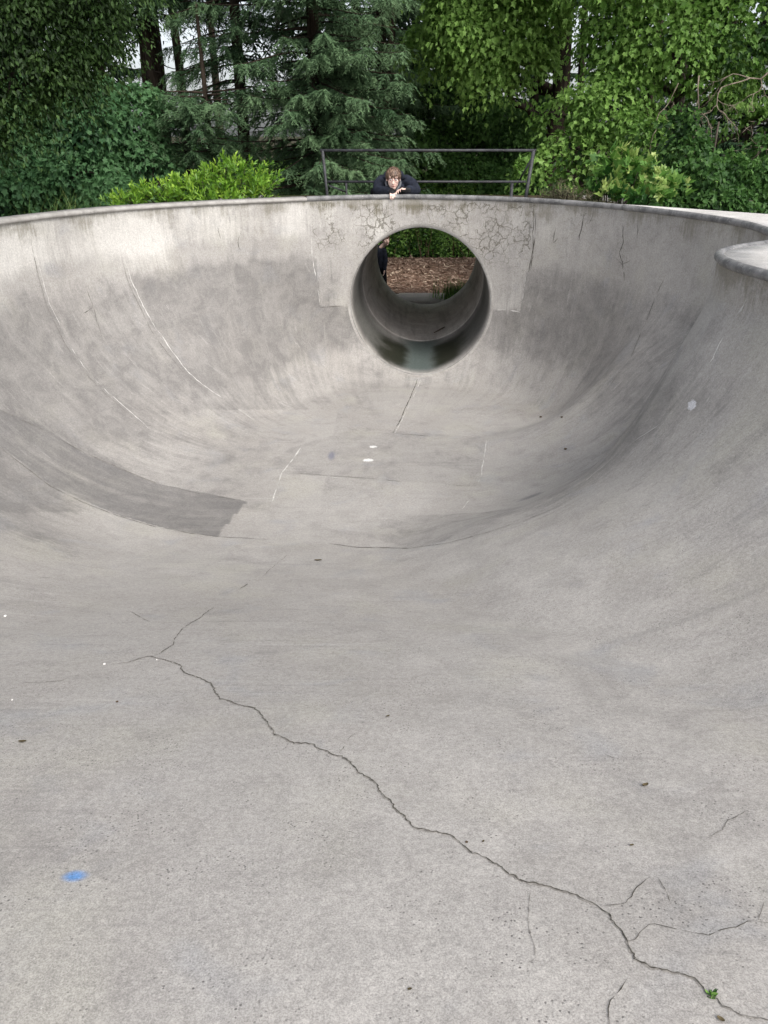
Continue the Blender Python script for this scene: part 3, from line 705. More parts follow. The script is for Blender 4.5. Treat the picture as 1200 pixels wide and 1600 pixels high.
# wood chips as one mass
def chips():
    N = 5200; x = rng.uniform(-3.0, 4.6, N); y = rng.uniform(17.0, 22.4, N); a = rng.uniform(0, np.pi, N)
    L = rng.uniform(.02, .07, N)*(1+1.5*(rng.random(N) > .93)); Wd = rng.uniform(.006, .018, N); tl = rng.normal(0, .25, N)
    d = np.stack([np.cos(a), np.sin(a), tl], -1); s_ = np.stack([-np.sin(a), np.cos(a), rng.normal(0, .3, N)], -1)
    c0 = np.stack([x, y, np.full(N, -2.305) + rng.random(N)*.02], -1)
    top = [c0 + d*L[:, None]*p + s_*Wd[:, None]*q for p, q in ((-1, -1), (1, -1), (1, 1), (-1, 1))]
    V = np.stack(top + [v - np.array([0, 0, .006]) for v in top], 1).reshape(-1, 3)
    b = np.arange(N)[:, None]*8
    F = np.vstack([b + np.array(q) for q in ([0,1,2,3],[4,7,6,5],[0,4,5,1],[1,5,6,2],[2,6,7,3],[3,7,4,0])])
    tone = np.repeat(rng.random(N), 8)
    me = mesh_np('wood_chips', V, [F], False, {'tone': ('FLOAT', tone)})
    t = NT('chip_wood'); c = t.mix(t.attr('tone'), (.14, .088, .064), (.42, .31, .24)); c = t.mix(t.ss(t.attr('tone'), .93, .97), c, (.62, .50, .38))
    return tag(link('wood_chips', me, t.fin(c, .9, .1)), 'reddish brown bark chips and twigs strewn beyond the tunnel', 'wood chips', kind='stuff')
chips()
# end wall round the far mouth of the tunnel
def endwall():
    cx = paxis(PEND); n_ = 96; ph = np.linspace(0, 2*np.pi, n_, endpoint=False); r = PR + .049
    inner = np.stack([cx + r*np.cos(ph), PZ + r*np.sin(ph)], -1)
    hw, zt, zb = 4.1, -.42, -2.75
    out = []
    for q in ph:
        dx, dz = math.cos(q), math.sin(q); ks = []
        if dx > 1e-6: ks.append(hw/dx)
        if dx < -1e-6: ks.append(-hw/dx)
        if dz > 1e-6: ks.append((-.305 - PZ)/dz)
        if dz < -1e-6: ks.append((zb - PZ)/dz)
        k = min(ks); out.append((cx + dx*k, PZ + dz*k))
    out = np.array(out); V = []
    for y in (PEND + .002, PEND - .18):
        V.append(np.column_stack([inner[:, 0], np.full(n_, y), inner[:, 1]])); V.append(np.column_stack([out[:, 0], np.full(n_, y), out[:, 1]]))
    V = np.vstack(V); j = np.arange(n_); j1 = (j+1) % n_
    F = np.vstack([np.stack([a*n_+j, a*n_+j1, b*n_+j1, b*n_+j], -1) for a, b in ((0, 1), (1, 3), (3, 2))])
    link('end_wall', mesh_np('end_wall', V, [F], False), concrete('endwall_concrete', False), bowl)
endwall()

# ------------------------------------------------------------------ vegetation
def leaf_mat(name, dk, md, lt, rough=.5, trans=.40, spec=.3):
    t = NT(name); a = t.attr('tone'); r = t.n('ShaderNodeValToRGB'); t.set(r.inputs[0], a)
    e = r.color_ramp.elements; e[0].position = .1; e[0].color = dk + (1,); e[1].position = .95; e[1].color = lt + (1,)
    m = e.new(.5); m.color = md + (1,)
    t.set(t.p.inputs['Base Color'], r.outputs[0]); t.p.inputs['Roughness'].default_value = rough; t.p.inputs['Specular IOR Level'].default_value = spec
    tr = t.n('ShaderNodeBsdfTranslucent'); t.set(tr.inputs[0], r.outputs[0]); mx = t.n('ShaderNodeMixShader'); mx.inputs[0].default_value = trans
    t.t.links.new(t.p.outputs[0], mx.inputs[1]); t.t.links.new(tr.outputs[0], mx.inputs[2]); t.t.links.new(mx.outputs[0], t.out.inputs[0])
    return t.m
def bark(name, a, b):
    t = NT(name); P = t.pos(); n1 = t.noise(t.scale(P, (9, 9, 1.6)), 1, 7, .7, .5)
    return t.fin(t.mix(t.ss(n1, .35, .65), a, b), .95, .1, t.bump(n1, .8, .03))
BARK = bark('bark_grey', (.035, .028, .022), (.11, .09, .075)); BARKB = bark('bark_brown', (.022, .017, .013), (.065, .050, .038))
L_MAPLE = leaf_mat('maple_leaf', (.016, .045, .013), (.048, .122, .028), (.120, .245, .060))
L_MAPLEB = leaf_mat('maple_leaf_bright', (.024, .065, .014), (.105, .22, .036), (.25, .42, .10))
L_MAPLEC = leaf_mat('maple_leaf_bluish', (.014, .045, .019), (.042, .115, .044), (.105, .225, .090))
L_OAK = leaf_mat('oak_leaf', (.014, .034, .008), (.038, .082, .018), (.090, .165, .045))
L_CON = leaf_mat('spruce_needle', (.016, .040, .018), (.052, .106, .046), (.140, .228, .110), .6, .1, .25)
L_CONB = leaf_mat('spruce_needle_brown', (.020, .024, .012), (.045, .050, .026), (.095, .085, .045), .7, .1, .2)
L_LAUREL = leaf_mat('laurel_leaf', (.05, .13, .012), (.16, .33, .03), (.36, .55, .07), .4, .3, .5)
L_IVY = leaf_mat('ivy_leaf', (.018, .06, .010), (.075, .19, .030), (.22, .40, .08), .35, .2, .5)
L_SYC = leaf_mat('sycamore_leaf', (.03, .10, .02), (.13, .28, .05), (.46, .55, .18), .45, .35, .4)
L_GRASS = leaf_mat('grass_blade', (.03, .07, .015), (.08, .16, .035), (.20, .26, .08), .6, .3, .3)
L_HEATH = leaf_mat('heather_leaf', (.05, .045, .03), (.10, .10, .06), (.22, .19, .12), .8, .1, .1)
def unit(v): return v / (np.linalg.norm(v, axis=-1, keepdims=True) + 1e-9)
def rdir(n): return unit(rng.normal(size=(n, 3)))
MAPLE_T = (np.array([(0,0,0),(.34,.02,.10),(.30,.22,.07),(.56,.50,.14),(.27,.58,.06),(0,1,-.05),(-.34,.02,.10),(-.30,.22,.07),(-.56,.50,.14),(-.27,.58,.06)]), [[0,1,2,3,4,5],[0,5,9,8,7,6]])
OAK_T = (np.array([(0,0,0),(.20,.3,.05),(.20,.6,.05),(0,1,0),(-.20,.3,.05),(-.20,.6,.05)]), [[0,1,2,3],[0,3,5,4]])
LANCE_T = (np.array([(0,0,0),(.15,.35,.05),(.13,.7,.03),(0,1,-.05),(-.15,.35,.05),(-.13,.7,.03)]), [[0,1,2,3],[0,3,5,4]])
BLADE_T = (np.array([(-.09,0,0),(.09,0,0),(.11,.5,.02),(0,1,0)]), [[0,1,2,3]])
def leaves(mb, P, D, N, S, T, tpl):
    V, F = tpl; D = unit(D); X = unit(np.cross(D, N)); Z = np.cross(X, D)
    if tpl is MAPLE_T: X = X*rng.uniform(.40, 1.05, (len(X), 1))
    out = P[:, None] + S[:, None, None]*(V[None, :, :1]*X[:, None] + V[None, :, 1:2]*D[:, None] + V[None, :, 2:]*Z[:, None])
    k = len(V); b = (np.arange(len(P))*k)[:, None]
    mb.add(out.reshape(-1, 3), [b + np.array(f) for f in F], np.repeat(np.clip(T, 0, 1), k))
LEAFK = .64
def pads(mb, lobes, dens, size, tpl=MAPLE_T, per=26, prad=.34, tone=.45, droop=.8, toward=True, tonevar=.2):
    size *= LEAFK; per = int(per*3.3)
    """leaf pads spread over each lobe; a lobe is centre + radii"""
    cs = []; ns = []; ts = []; rs = []
    for (cx, cy, cz, rx, ry, rz) in lobes:
        area = 4*np.pi*((rx*ry)**1.6/3 + (rx*rz)**1.6/3 + (ry*rz)**1.6/3)**(1/1.6)
        m = max(4, int(area*dens*.55)); d = rdir(m*2)
        if toward: d = d[(d[:, 1] < .45) | (rng.random(len(d)) < .25)][:m]
        rr = rng.uniform(.55, 1.08, len(d))
        cs.append(np.array([cx, cy, cz]) + d*rr[:, None]*np.array([rx, ry, rz])); ns.append(unit(d*np.array([1, 1, .7]) + np.array([0, -.15, .45])))
        ts.append(tone + rng.normal(0, tonevar*.6) + rng.normal(0, tonevar, len(d)) + .22*(d[:, 2])*rr + .18*(rr - .85)); rs.append(1.3*prad*rng.uniform(.5, 1.35, len(d)))  # tone rises upward and outward: top light painted into the leaf colour
    c = np.vstack(cs); nn = np.vstack(ns); t = np.concatenate(ts); r = np.concatenate(rs); m = len(c)
    k = per; c = np.repeat(c, k, 0); nn = np.repeat(nn, k, 0); t = np.repeat(t, k); r = np.repeat(r, k)
    o = rng.normal(0, .55, (m*k, 3)); o -= nn*(o*nn).sum(1)[:, None]*.82
    P = c + o*r[:, None]; P[:, 2] -= .30*r*(o**2).sum(1)
    D = unit(o*.7 + nn*.2 + rng.normal(0, .5, o.shape)); D[:, 2] -= droop; D = unit(D)
    N = unit(nn + rng.normal(0, .55, o.shape))
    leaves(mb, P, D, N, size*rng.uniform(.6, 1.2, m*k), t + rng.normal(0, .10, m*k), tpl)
    return cs
def limb(mb, a, b, r0, r1, sag=.1, n=9, n_s=7):
    a = np.array(a, float); b = np.array(b, float); q = np.linspace(0, 1, n)[:, None]; L = np.linalg.norm(b-a)
    P = a + (b-a)*q + np.array([0, 0, 1])*(sag*L*np.sin(q*np.pi)) + rng.normal(0, .018*L, (n, 3))*np.sin(q*np.pi)
    mb.tube(P, np.linspace(r0, r1, n), n_s)
def gz(x, y): return float(tz(np.array([x]), np.array([y]))[0])
def lw(l):
    px, py, d, rx, rz = l[:5]; ry = l[5] if len(l) > 5 else rx*.8
    x, y, z = W(px, py, d); return (x, y, z, rx, ry, rz)
def broadleaf(name, label, cat, trunk, lobes, mat, dens, size, group=None, tpl=MAPLE_T, tone=.45, per=26, prad=.34, rt=.14, top=None, bk=None, inner=0, droop=.8, toward=True, tonevar=.2):
    x, y = trunk; z = gz(x, y); root = thing(name, (x, y, z), label, cat, group)
    Ls = [lw(l) for l in lobes]
    mb = MB(); zt = max(l[2] for l in Ls)
    H = max(zt, z + 1.2)
    n_ = 12; q = np.linspace(0, 1, n_)[:, None]; A = np.array([x, y, z - .1]); B = np.array([x + .15, y + .1, H])
    TP = A + (B-A)*q + np.column_stack([np.sin(q*5+x)*.06*H*.3, np.cos(q*4)*.04, q*0]); mb.tube(TP, np.linspace(rt, rt*.3, n_), 10)
    for l in Ls:
        k = max(1, min(n_-2, int((l[2] - .3 - z)/(H - z + .01)*n_*.85))); limb(mb, TP[k], (l[0], l[1], l[2]), rt*.42, rt*.08, -.06)
        for _ in range(4):
            e = np.array(l[:3]) + rdir(1)[0]*np.array(l[3:])*.85; limb(mb, l[:3], e, rt*.11, .006, .05, 6, 5)
    mb.build('trunk', bk or BARK, root)
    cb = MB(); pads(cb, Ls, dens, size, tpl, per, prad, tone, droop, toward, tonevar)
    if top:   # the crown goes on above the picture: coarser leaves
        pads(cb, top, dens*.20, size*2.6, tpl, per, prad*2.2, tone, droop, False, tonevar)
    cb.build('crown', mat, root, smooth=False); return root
def conifer(name, label, x, y, zlo, zhi, L, mat, nb=70, group='conifers behind the bowl', bl=.115, dens=1., rt=.2, hang=.7, cat='conifer', tone=.5, upper=True, Hh=13, side=None, dead=0):
    z = gz(x, y); root = thing(name, (x, y, z), label, cat, group)
    mb = MB(); cb = MB(); n_ = 16; q = np.linspace(0, 1, n_)[:, None]
    A = np.array([x, y, z-.1]); B = np.array([x + rng.normal(0, .2), y, z + Hh]); TP = A + (B-A)*q; mb.tube(TP, np.linspace(rt, .03, n_), 10)
    Ps = []; Ds = []; Ns = []; Ss = []; Ts = []
    def branch(zz, az, Lb, coarse):
        o = np.array([math.sin(az), -math.cos(az), 0]); sd = np.array([o[1], -o[0], 0]); f = (zz - z)/Hh
        base = A + (B-A)*f; m = 11; tq = np.linspace(0, 1, m)
        sag = rng.uniform(.35, .6)*hang; up = rng.uniform(.12, .3)
        bz = Lb*(.10*tq - sag*tq**2*1.1 + (sag*.45+up*.4)*tq**3.2)
        bend = rng.normal(0, .10)*Lb
        P = base + o*Lb*tq[:, None] + sd*(bend*tq**2)[:, None]; P[:, 2] += bz
        mb.tube(P, np.linspace(.012+.008*Lb, .004, m), 5)
        btone = tone + rng.normal(0, .12)
        nbl = int(Lb*(22 if not coarse else 6)*dens); tt = rng.uniform(.12, 1, nbl)**.8
        bp = np.stack([np.interp(tt, tq, P[:, i]) for i in range(3)], -1)
        sg = rng.choice([-1, 1], nbl)
        bd = unit(o*rng.uniform(.3, .9, (nbl, 1)) + sd*(sg*rng.uniform(.2, .95, nbl))[:, None] + np.array([0, 0, -1])*rng.uniform(.25, 1.15, (nbl, 1))*hang)
        ll = (.30 + .28*rng.random(nbl))*(1.15 - .55*tt)*(1.6 if coarse else 1)
        ms = 9 if not coarse else 5
        for k in range(ms):
            u = (k + .4)/ms; c = bp + bd*(ll*u)[:, None]; c[:, 2] -= ll*.35*u*u
            for s_ in (-1, 1):
                dv = unit(bd*.75 + unit(np.cross(bd, np.array([0, 0, 1.])))*s_*.62 + rng.normal(0, .22, (nbl, 3)) + np.array([0, 0, -.12]))
                Ps.append(c); Ds.append(dv); Ns.append(unit(np.array([0, -.3, 1.]) + rng.normal(0, .45, (nbl, 3))))
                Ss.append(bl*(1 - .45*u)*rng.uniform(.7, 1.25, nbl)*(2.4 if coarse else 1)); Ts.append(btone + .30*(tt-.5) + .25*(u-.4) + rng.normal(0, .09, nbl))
    for k in range(nb):
        zz = rng.uniform(zlo, zhi); az = rng.uniform(-1.75, 1.75) if side is None else rng.uniform(*side)
        branch(zz, az, L*rng.uniform(.6, 1.1), False)
    for k in range(nb//3): branch(rng.uniform(zlo, zhi), rng.uniform(1.7, 4.6), L*rng.uniform(.5, 1), True)
    if upper:
        for k in range(34):
            zz = rng.uniform(zhi, z + Hh - .8); branch(zz, rng.uniform(0, 6.28), max(.4, L*(1 - (zz - zhi)/(z + Hh - zhi))), True)
    for k in range(dead):
        zz = rng.uniform(zlo-1.5, zhi); az = rng.uniform(-1.8, 1.8); l_ = rng.uniform(.5, 1.6); f = (zz-z)/Hh; b_ = A + (B-A)*f
        limb(mb, b_, b_ + np.array([math.sin(az)*l_, -math.cos(az)*l_, rng.uniform(-.5, .2)*l_]), .018, .004, -.1, 6, 4)
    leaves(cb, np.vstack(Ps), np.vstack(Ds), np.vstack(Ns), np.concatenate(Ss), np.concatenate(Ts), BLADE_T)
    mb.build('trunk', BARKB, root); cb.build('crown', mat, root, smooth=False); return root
def wx(px, d, z=0): # x at photo column for distance d
    return (px-600)/FPX*(d*CP + (EYE-z)*SP)

G_BR = 'broadleaf trees behind the bowl'
broadleaf('oak_tree', 'dark olive overhanging tree with narrow drooping leaves in the upper left corner', 'tree', (-8.6, 12.6),
    [(10,30,12.5,1.3,1.0,.9),(100,45,12.7,.75,.6,.5),(20,115,12.3,.9,.45,.6),(150,20,12.9,.45,.5,.4),(70,-90,12.6,1.6,1.0),(100,110,12.9,.45,.28,.3),(-30,170,12.3,.6,.5,.4)],
    L_OAK, 14, .115, G_BR, OAK_T, .68, 34, .30, .22, [(-7.5, 12.5, 5.6, 2.4, 2, 1.6)], droop=.9)
broadleaf('maple_tree', 'blue green maple with layered leaf pads low at the left edge', 'tree', (wx(60,18.6), 18.8),
    [(40,215,18,1.5,.9,1),(140,190,18,1.1,.7,.8),(215,165,18.2,.7,.4,.5),(20,285,17.4,1.1,.45,.7),(120,270,17.4,1.0,.4,.6),(215,235,18,.7,.5,.5),(180,295,17.2,.8,.22,.5),(90,160,18.6,1.5,.5)],
    L_MAPLEC, 8.2, .19, G_BR, tone=.92, rt=.17, top=[(wx(60,19), 21, 7.5, 3, 2, 2.4)])
broadleaf('maple_tree', 'bright green maple spray hanging over the right end of the railing', 'tree', (wx(862,25), 25),
    [(780,30,20,1.45,.7,.9),(735,5,20,1.0,.5,.7),(825,75,20.2,.65,.33,.5),(765,95,20.2,.75,.28,.5),(690,60,21,.85,.5),(800,-70,20,2.2,.7),(775,125,20.3,.4,.18)],
    L_MAPLEB, 10.5, .20, G_BR, tone=.92, rt=.30, bk=BARKB)
broadleaf('maple_tree', 'dark green shaded maple behind the railing between the conifers and the bright maples', 'tree', (wx(735,26), 26),
    [(690,140,25,1.5,.7),(760,190,24.5,1.3,.6),(670,225,24.5,1.2,.5),(740,265,24,1.3,.42),(820,215,24,1.1,.55),(810,280,23.5,1.0,.36),(700,70,25.5,1.3,.7),(850,175,25.5,.6,.5),(600,270,24,1.0,.4),(520,280,24,1.2,.35)],
    L_MAPLE, 7.0, .19, G_BR, tone=.80, rt=.16, top=[(wx(735,26), 27, 8.0, 2.8, 2, 2.4)])
broadleaf('maple_tree', 'tall bright green maple with broad leaf pads filling the upper right', 'tree', (wx(1050,18.8), 19.4),
    [(950,165,17.6,1.0,.55,.8),(1050,50,17.6,1.5,.9,1),(1010,215,17,.7,.35,.5),(920,235,17.6,.9,.45,.6),(1130,130,17.8,.8,.55,.6),(1160,30,17.4,1.2,.9,.9),(960,35,18,.9,.6,.6),(980,100,17.8,.9,.5,.6),(870,255,17.4,.8,.35,.5),(1190,190,18,.5,.35),(1040,-70,18,2.4,.8),(870,175,18.4,.45,.3),(990,275,17.8,1.1,.3,.5)],
    L_MAPLEB, 5.4, .18, G_BR, tone=.68, rt=.28, top=[(wx(1050,18), 20, 8, 3.4, 2.2, 2.4)])
broadleaf('maple_sapling', 'pyramid shaped young maple low at the right edge above the pale deck', 'tree', (wx(1105,14.8), 15),
    [(1105,275,14.6,.72,.38,.6),(1075,225,14.8,.32,.26,.3),(1120,315,14.3,.75,.25,.5),(1055,300,14.6,.5,.3,.4),(1185,290,14.8,.55,.5,.5),(1068,190,14.9,.16,.16,.2),(1195,230,15.2,.3,.3),(1030,265,15,.4,.3)],
    L_MAPLE, 14, .16, G_BR, tone=.62, rt=.05, per=24, prad=.24)
# conifers
conifer('spruce_tree', 'blue green spruce with long drooping branches right behind the left end of the railing', wx(492,19.2,2), 19.6, -.4, 4.6, 2.5, L_CON, 120, tone=.58, hang=.75, rt=.2, dead=10)
conifer('spruce_tree', 'spruce with hanging curtain twigs above the laurel bush', wx(372,20.5,2), 20.8, 1.6, 5.0, 1.8, L_CON, 46, tone=.45, hang=1.15, rt=.18, dead=14)
conifer('spruce_tree', 'dark trunked spruce between the left maple and the laurel bush, branches starting high', wx(235,21.5,2), 21.8, 3.3, 5.2, 2.4, L_CON, 72, tone=.42, hang=.95, rt=.24, dead=12)
conifer('spruce_tree', 'spruce with brownish inner twigs behind the leaning boy', wx(600,25,2), 25.2, -.4, 5.4, 2.7, L_CON, 100, tone=.64, hang=.8, rt=.2, dead=14)
conifer('spruce_tree', 'low spreading spruce branch in front of the dark trunks above the bush', wx(330,18.4,0), 18.9, .2, 1.6, 1.9, L_CON, 24, tone=.5, hang=.5, rt=.10, upper=False, Hh=5.5, side=(-1.5, 1.2))
conifer('spruce_tree', 'slim dark spruce standing behind the bright maple spray', wx(690,27,2), 27.2, .5, 6.0, 2.4, L_CON, 54, tone=.5, hang=.8, rt=.2, dead=8)
# far row, seen between the near trees
far = [(-60, 27, .34), (65, 29, .3), (165, 31, .26), (340, 33, .24), (500, 30, .3), (565, 31, .28), (650, 30, .3), (775, 31, .3), (840, 31, .3), (985, 29, .3), (1070, 27, .3), (1175, 28, .36), (1290, 26, .32)]
names = ['at the far left', 'behind the left maple', 'left of the pale gaps', 'inside the pale gaps on the left', 'behind the drooping spruces', 'behind the leaning boy', 'right of the boy', 'above the middle of the railing',
         'left of the pale gaps on the right', 'behind the big bright maple', 'behind the young maple', 'behind the dead twigs at right', 'at the far right']
for (px, d, rt), nm in zip(far, names):
    thin_ = px in (165, 340, 840, 500, 650)
    conifer('fir_tree', 'tall dark fir in the back row ' + nm, wx(px, d, 2), d, -.9, {340: .8, 840: 1.0}.get(px, 3.8), 1.5 if thin_ else 2.3, L_CONB if px in (650, 840, 500) else L_CON, {340: 24, 840: 10}.get(px, 26 if thin_ else 34),
            'tall firs in the back row', bl=.26, dens=.62, rt=rt*.8, hang=.7, cat='fir tree', tone=.22, Hh=14, upper=px not in (340, 840))
for px, d, rt in [(262, 24, .12), (288, 24.5, .15), (865, 23, .22), (1062, 22, .22), (905, 25, .12), (235, 25, .1), (838, 25, .12), (1010, 24, .16), (600, 24, .14), (60, 22, .16)]:
    x = wx(px, d, 1); z = gz(x, d); mb = MB(); q = np.linspace(0, 1, 10)[:, None]
    P = np.array([x, d, z-.1]) + np.array([rng.normal(0, .3), 0, 11])*q + np.column_stack([.06*np.sin(q*7+px), q*0, q*0]); mb.tube(P, np.linspace(rt, rt*.5, 10), 9)
    o = mb.build('bare_trunk', BARKB); sidew = 'left' if px < 450 else ('middle' if px < 700 else 'right')
    tag(o, {262:'thin dark bare trunk left of the pair in the pale gap on the left', 288:'thicker dark bare trunk of the pair in the pale gap on the left', 865:'thick brown trunk left of the pale gaps on the right', 1062:'dark trunk behind the big bright maple above the young maple',
            905:'thin trunk standing in the pale gaps on the right', 235:'thin trunk left of the pale gap on the left', 838:'thin trunk left of the thick brown trunk', 1010:'dark trunk behind the maple right of the pale gaps', 600:'dark trunk behind the spruce above the boy', 60:'dark trunk behind the blue green maple at left'}[px], 'tree trunk', 'bare trunks in the dark wood')
# thicket beyond the mulch
for k, (x0, lab) in enumerate([(-4.6, 'leafy thicket beyond the mulch, left of the tunnel view'), (-1.5, 'leafy thicket seen through the tunnel behind the standing child'), (1.3, 'leafy thicket seen through the middle of the tunnel'), (4.1, 'leafy thicket right of the tunnel view'), (7, 'leafy thicket beyond the mulch, far right')]):
    x1 = x0 + 1.4; root = thing('ivy_thicket', (x1, 23.4, -2.36), lab, 'shrub', 'leafy thickets beyond the mulch')
    cb = MB(); Ls = [(x1 - 1.3 + .65*(i_ % 5) + rng.uniform(-.15, .15), 23.0 + .3*(i_ // 5) + rng.uniform(0, .3), -2.0 + .75*(i_ // 5) + rng.uniform(0, .3), .75, .5, .5) for i_ in range(10)] + [(x1, 23.9, -1.0, 1.8, .6, 1.0)]
    pads(cb, Ls, 16, .12, MAPLE_T if k % 2 else OAK_T, 16, .22, .72, .4, True, .3); cb.build('leaves', L_IVY, root, smooth=False)
    mb = MB()
    for _ in range(22):
        a = np.array([x1 + rng.uniform(-1.5, 1.5), 22.7 + rng.uniform(0, .5), -2.38]); limb(mb, a, a + np.array([rng.normal(0, .3), rng.normal(-.1, .15), rng.uniform(.4, 1.3)]), .012, .004, .05, 6, 4)
    mb.build('stems', bark('dry_stem_%s' % 'abcde'[k], (.12, .08, .05), (.30, .22, .14)), root)
for (px_, d_, lab_) in [(40, 26, 'dark undergrowth at the foot of the wood, far left'), (215, 26.5, 'dark undergrowth behind the laurel bush, left part'), (370, 27, 'dark undergrowth below the pale gaps on the left'), (500, 27.5, 'dark undergrowth behind the drooping spruce'),
                        (870, 27, 'dark undergrowth at the foot of the thick brown trunk'), (1040, 26.5, 'dark undergrowth behind the young maple'), (1200, 26, 'dark undergrowth at the foot of the wood, far right')]:
    x_ = wx(px_, d_, 0); root = thing('undergrowth_shrub', (x_, d_, gz(x_, d_)), lab_, 'shrub', 'undergrowth at the foot of the wood'); cb = MB()
    pads(cb, [(x_ + q_, d_ + rng.uniform(-.3, .5), rng.uniform(-1.6, -.5), 1.1, .7, 1.1 + rng.uniform(0, .5)) for q_ in (-1.3, -.5, .4, 1.3)], 7, .24, MAPLE_T, 16, .34, .3, .6, True, .2)
    cb.build('leaves', L_MAPLE, root, smooth=False); mb = MB()
    limb(mb, (x_, d_, gz(x_, d_) - .05), (x_ + .3, d_, -.6), .05, .015, .03); mb.build('stem', BARK, root)
# laurel bush
def rosette_bush(name, label, cat, lobes, mat, n, size, tone=.6, tpl=LANCE_T, up=.9, per=9, base=None, tv=.15):
    Ls = [lw(l) for l in lobes]; x = np.mean([l[0] for l in Ls]); y = np.mean([l[1] for l in Ls]) + .2; z = gz(x, y)
    root = thing(name, (x, y, z), label, cat); mb = MB(); cb = MB()
    for l in Ls:
        m = int(n*l[3]*(l[5]+.2)); d = rdir(m); d[:, 2] = np.abs(d[:, 2])*1.0 - .15; d = unit(d)
        tip = np.array(l[:3]) + d*np.array([l[3], l[4], l[5]])*rng.uniform(.6, 1.12, (m, 1))
        ax = unit(d*np.array([.75, .75, .3]) + np.array([0, 0, up*.8]) + rng.normal(0, .36, d.shape))
        tn = tone + rng.normal(0, tv, m) + .2*d[:, 2]
        for k in range(per):
            u = k/per; c = tip - ax*(.20*u)*1.0; a = rng.uniform(0, 6.28, m); sdv = unit(np.cross(ax, rdir(m)))
            D = unit(ax*(.9 - .5*u) + sdv*(.35 + .6*u)); leaves(cb, c, D, unit(ax + rng.normal(0, .3, ax.shape)), size*rng.uniform(.7, 1.15, m)*(.7+.4*u), tn - .25*u + rng.normal(0, .07, m), tpl)  # inner leaves toned darker, shade painted into the bush
        for i in range(0, m, 7):
            b = np.array([x + (tip[i, 0]-x)*.6, y, z - .05]); limb(mb, b, tip[i], .012, .004, .05, 5, 4)
    mb.build('stems', BARK, root); cb.build('leaves', mat, root, smooth=False); return root
rosette_bush('laurel_bush', 'bright yellow green laurel bush standing behind the left side of the rim', 'bush',
    [(375,282,12.4,.62,.36,.4),(310,295,12.4,.6,.30,.4),(250,305,12.3,.5,.22,.35),(200,312,12.2,.35,.16,.3),(405,300,12.4,.25,.3,.3),(350,310,12.2,.7,.2,.4)], L_LAUREL, 300, .105, .55, tv=.2)
rosette_bush('sycamore_bush', 'yellow green bush of lobed leaves standing behind the right side of the rim', 'bush',
    [(960,275,12,.42,.34,.35),(1000,265,12,.30,.26,.3),(935,300,11.8,.40,.2,.3),(1045,285,11.8,.24,.18,.3),(1010,305,11.6,.42,.16,.3),(970,250,12,.2,.2,.2)], L_SYC, 170, .165, .55, MAPLE_T, .5, 5, tv=.25)
rosette_bush('heather_bush', 'low brownish heather left of the yellow green lobed bush', 'bush',
    [(885,300,11.8,.28,.17,.25),(860,306,11.9,.22,.1,.2),(905,312,11.7,.4,.12,.2)], L_HEATH, 620, .055, .5, BLADE_T, .9, 10)
def grass(name, label, cx, cy, z, n, h, spread, mat=L_GRASS, width=.012, lean=.35):
    m = n; x = cx + rng.normal(0, spread, m); y = cy + rng.normal(0, spread*.5, m); a = rng.uniform(0, 6.28, m); hh = h*rng.uniform(.5, 1.15, m)
    V = []; st = 6
    for k in range(st):
        u = k/(st-1); ln = lean*hh*u*u*rng.uniform(.8, 1.2); px_ = x + np.cos(a)*ln*1.2; py_ = y + np.sin(a)*ln; pz = z + hh*(u - .25*u*u*lean)
        wv = width*(1-u*.93)/2
        V.append(np.stack([px_ - np.sin(a)*wv, py_ + np.cos(a)*wv, pz], -1)); V.append(np.stack([px_ + np.sin(a)*wv, py_ - np.cos(a)*wv, pz], -1))
    V = np.stack(V, 1).reshape(-1, 3); b = np.arange(m)[:, None]*(2*st)
    F = np.vstack([b + np.array([2*k, 2*k+1, 2*k+3, 2*k+2]) for k in range(st-1)])
    mb = MB(); mb.add(V, [F], np.repeat(rng.random(m), 2*st)); o = mb.build(name, mat); return tag(o, label, 'grass tuft')
x, y, z = W(95, 318, 11.4); grass('grass_tuft', 'long arching grass tuft left of the laurel bush', x, y, gz(x, y), 110, .62, .32, lean=.6)
x, y, z = W(150, 322, 11.2); grass('grass_tuft', 'short grass tuft between the arching grass and the laurel bush', x, y, gz(x, y), 60, .45, .14, lean=.5)
grass('grass_tuft', 'green weed tuft beside the path at the far mouth of the tunnel', 1.52, 16.42, -2.3, 420, .46, .20, L_IVY, .014, .5)
# dead branches at the right
def dead(name, label, start, dirv, L, n=5, r=.012, hang=.8):
    mb = MB()
    def rec(p, d, l, r_, dep):
        m = 7; P = [p]; dd = np.array(d, float)
        for _ in range(m-1):
            dd = unit(dd + rng.normal(0, .28, 3) + np.array([0, 0, -hang*.12])); P.append(P[-1] + dd*l/m)
        mb.tube(np.array(P), np.linspace(r_, r_*.45, m), 5)
        if dep:
            for k in (2, 3, 4, 6):
                if rng.random() < .85: rec(P[k], unit(dd + rng.normal(0, .75, 3)), l*.55, r_*.6, dep-1)
    rec(np.array(start), unit(np.array(dirv, float)), L, r, n)
    return tag(mb.build(name, bark('dead_wood_' + name[-3:] + str(len(bpy.data.materials)).translate(str.maketrans('0123456789', 'abcdefghij')), (.14, .11, .085), (.30, .25, .20))), label, 'dead branch', 'dead branches at right')
dead('dead_branch', 'pale leafless branch tangle at the right edge of the wood', W(1215, 95, 15.5), (-.6, -.1, -.5), 1.3, 3, .018)
dead('dead_branch', 'pale leafless twigs hanging down above the yellow green bush', W(1092, 118, 16.2), (.03, -.1, -1), 1.35, 3, .014, 1.2)
dead('dead_branch', 'bare grey branch crossing low at the right edge', W(1215, 235, 15.2), (-.8, -.1, -.2), .8, 2, .012, .2)
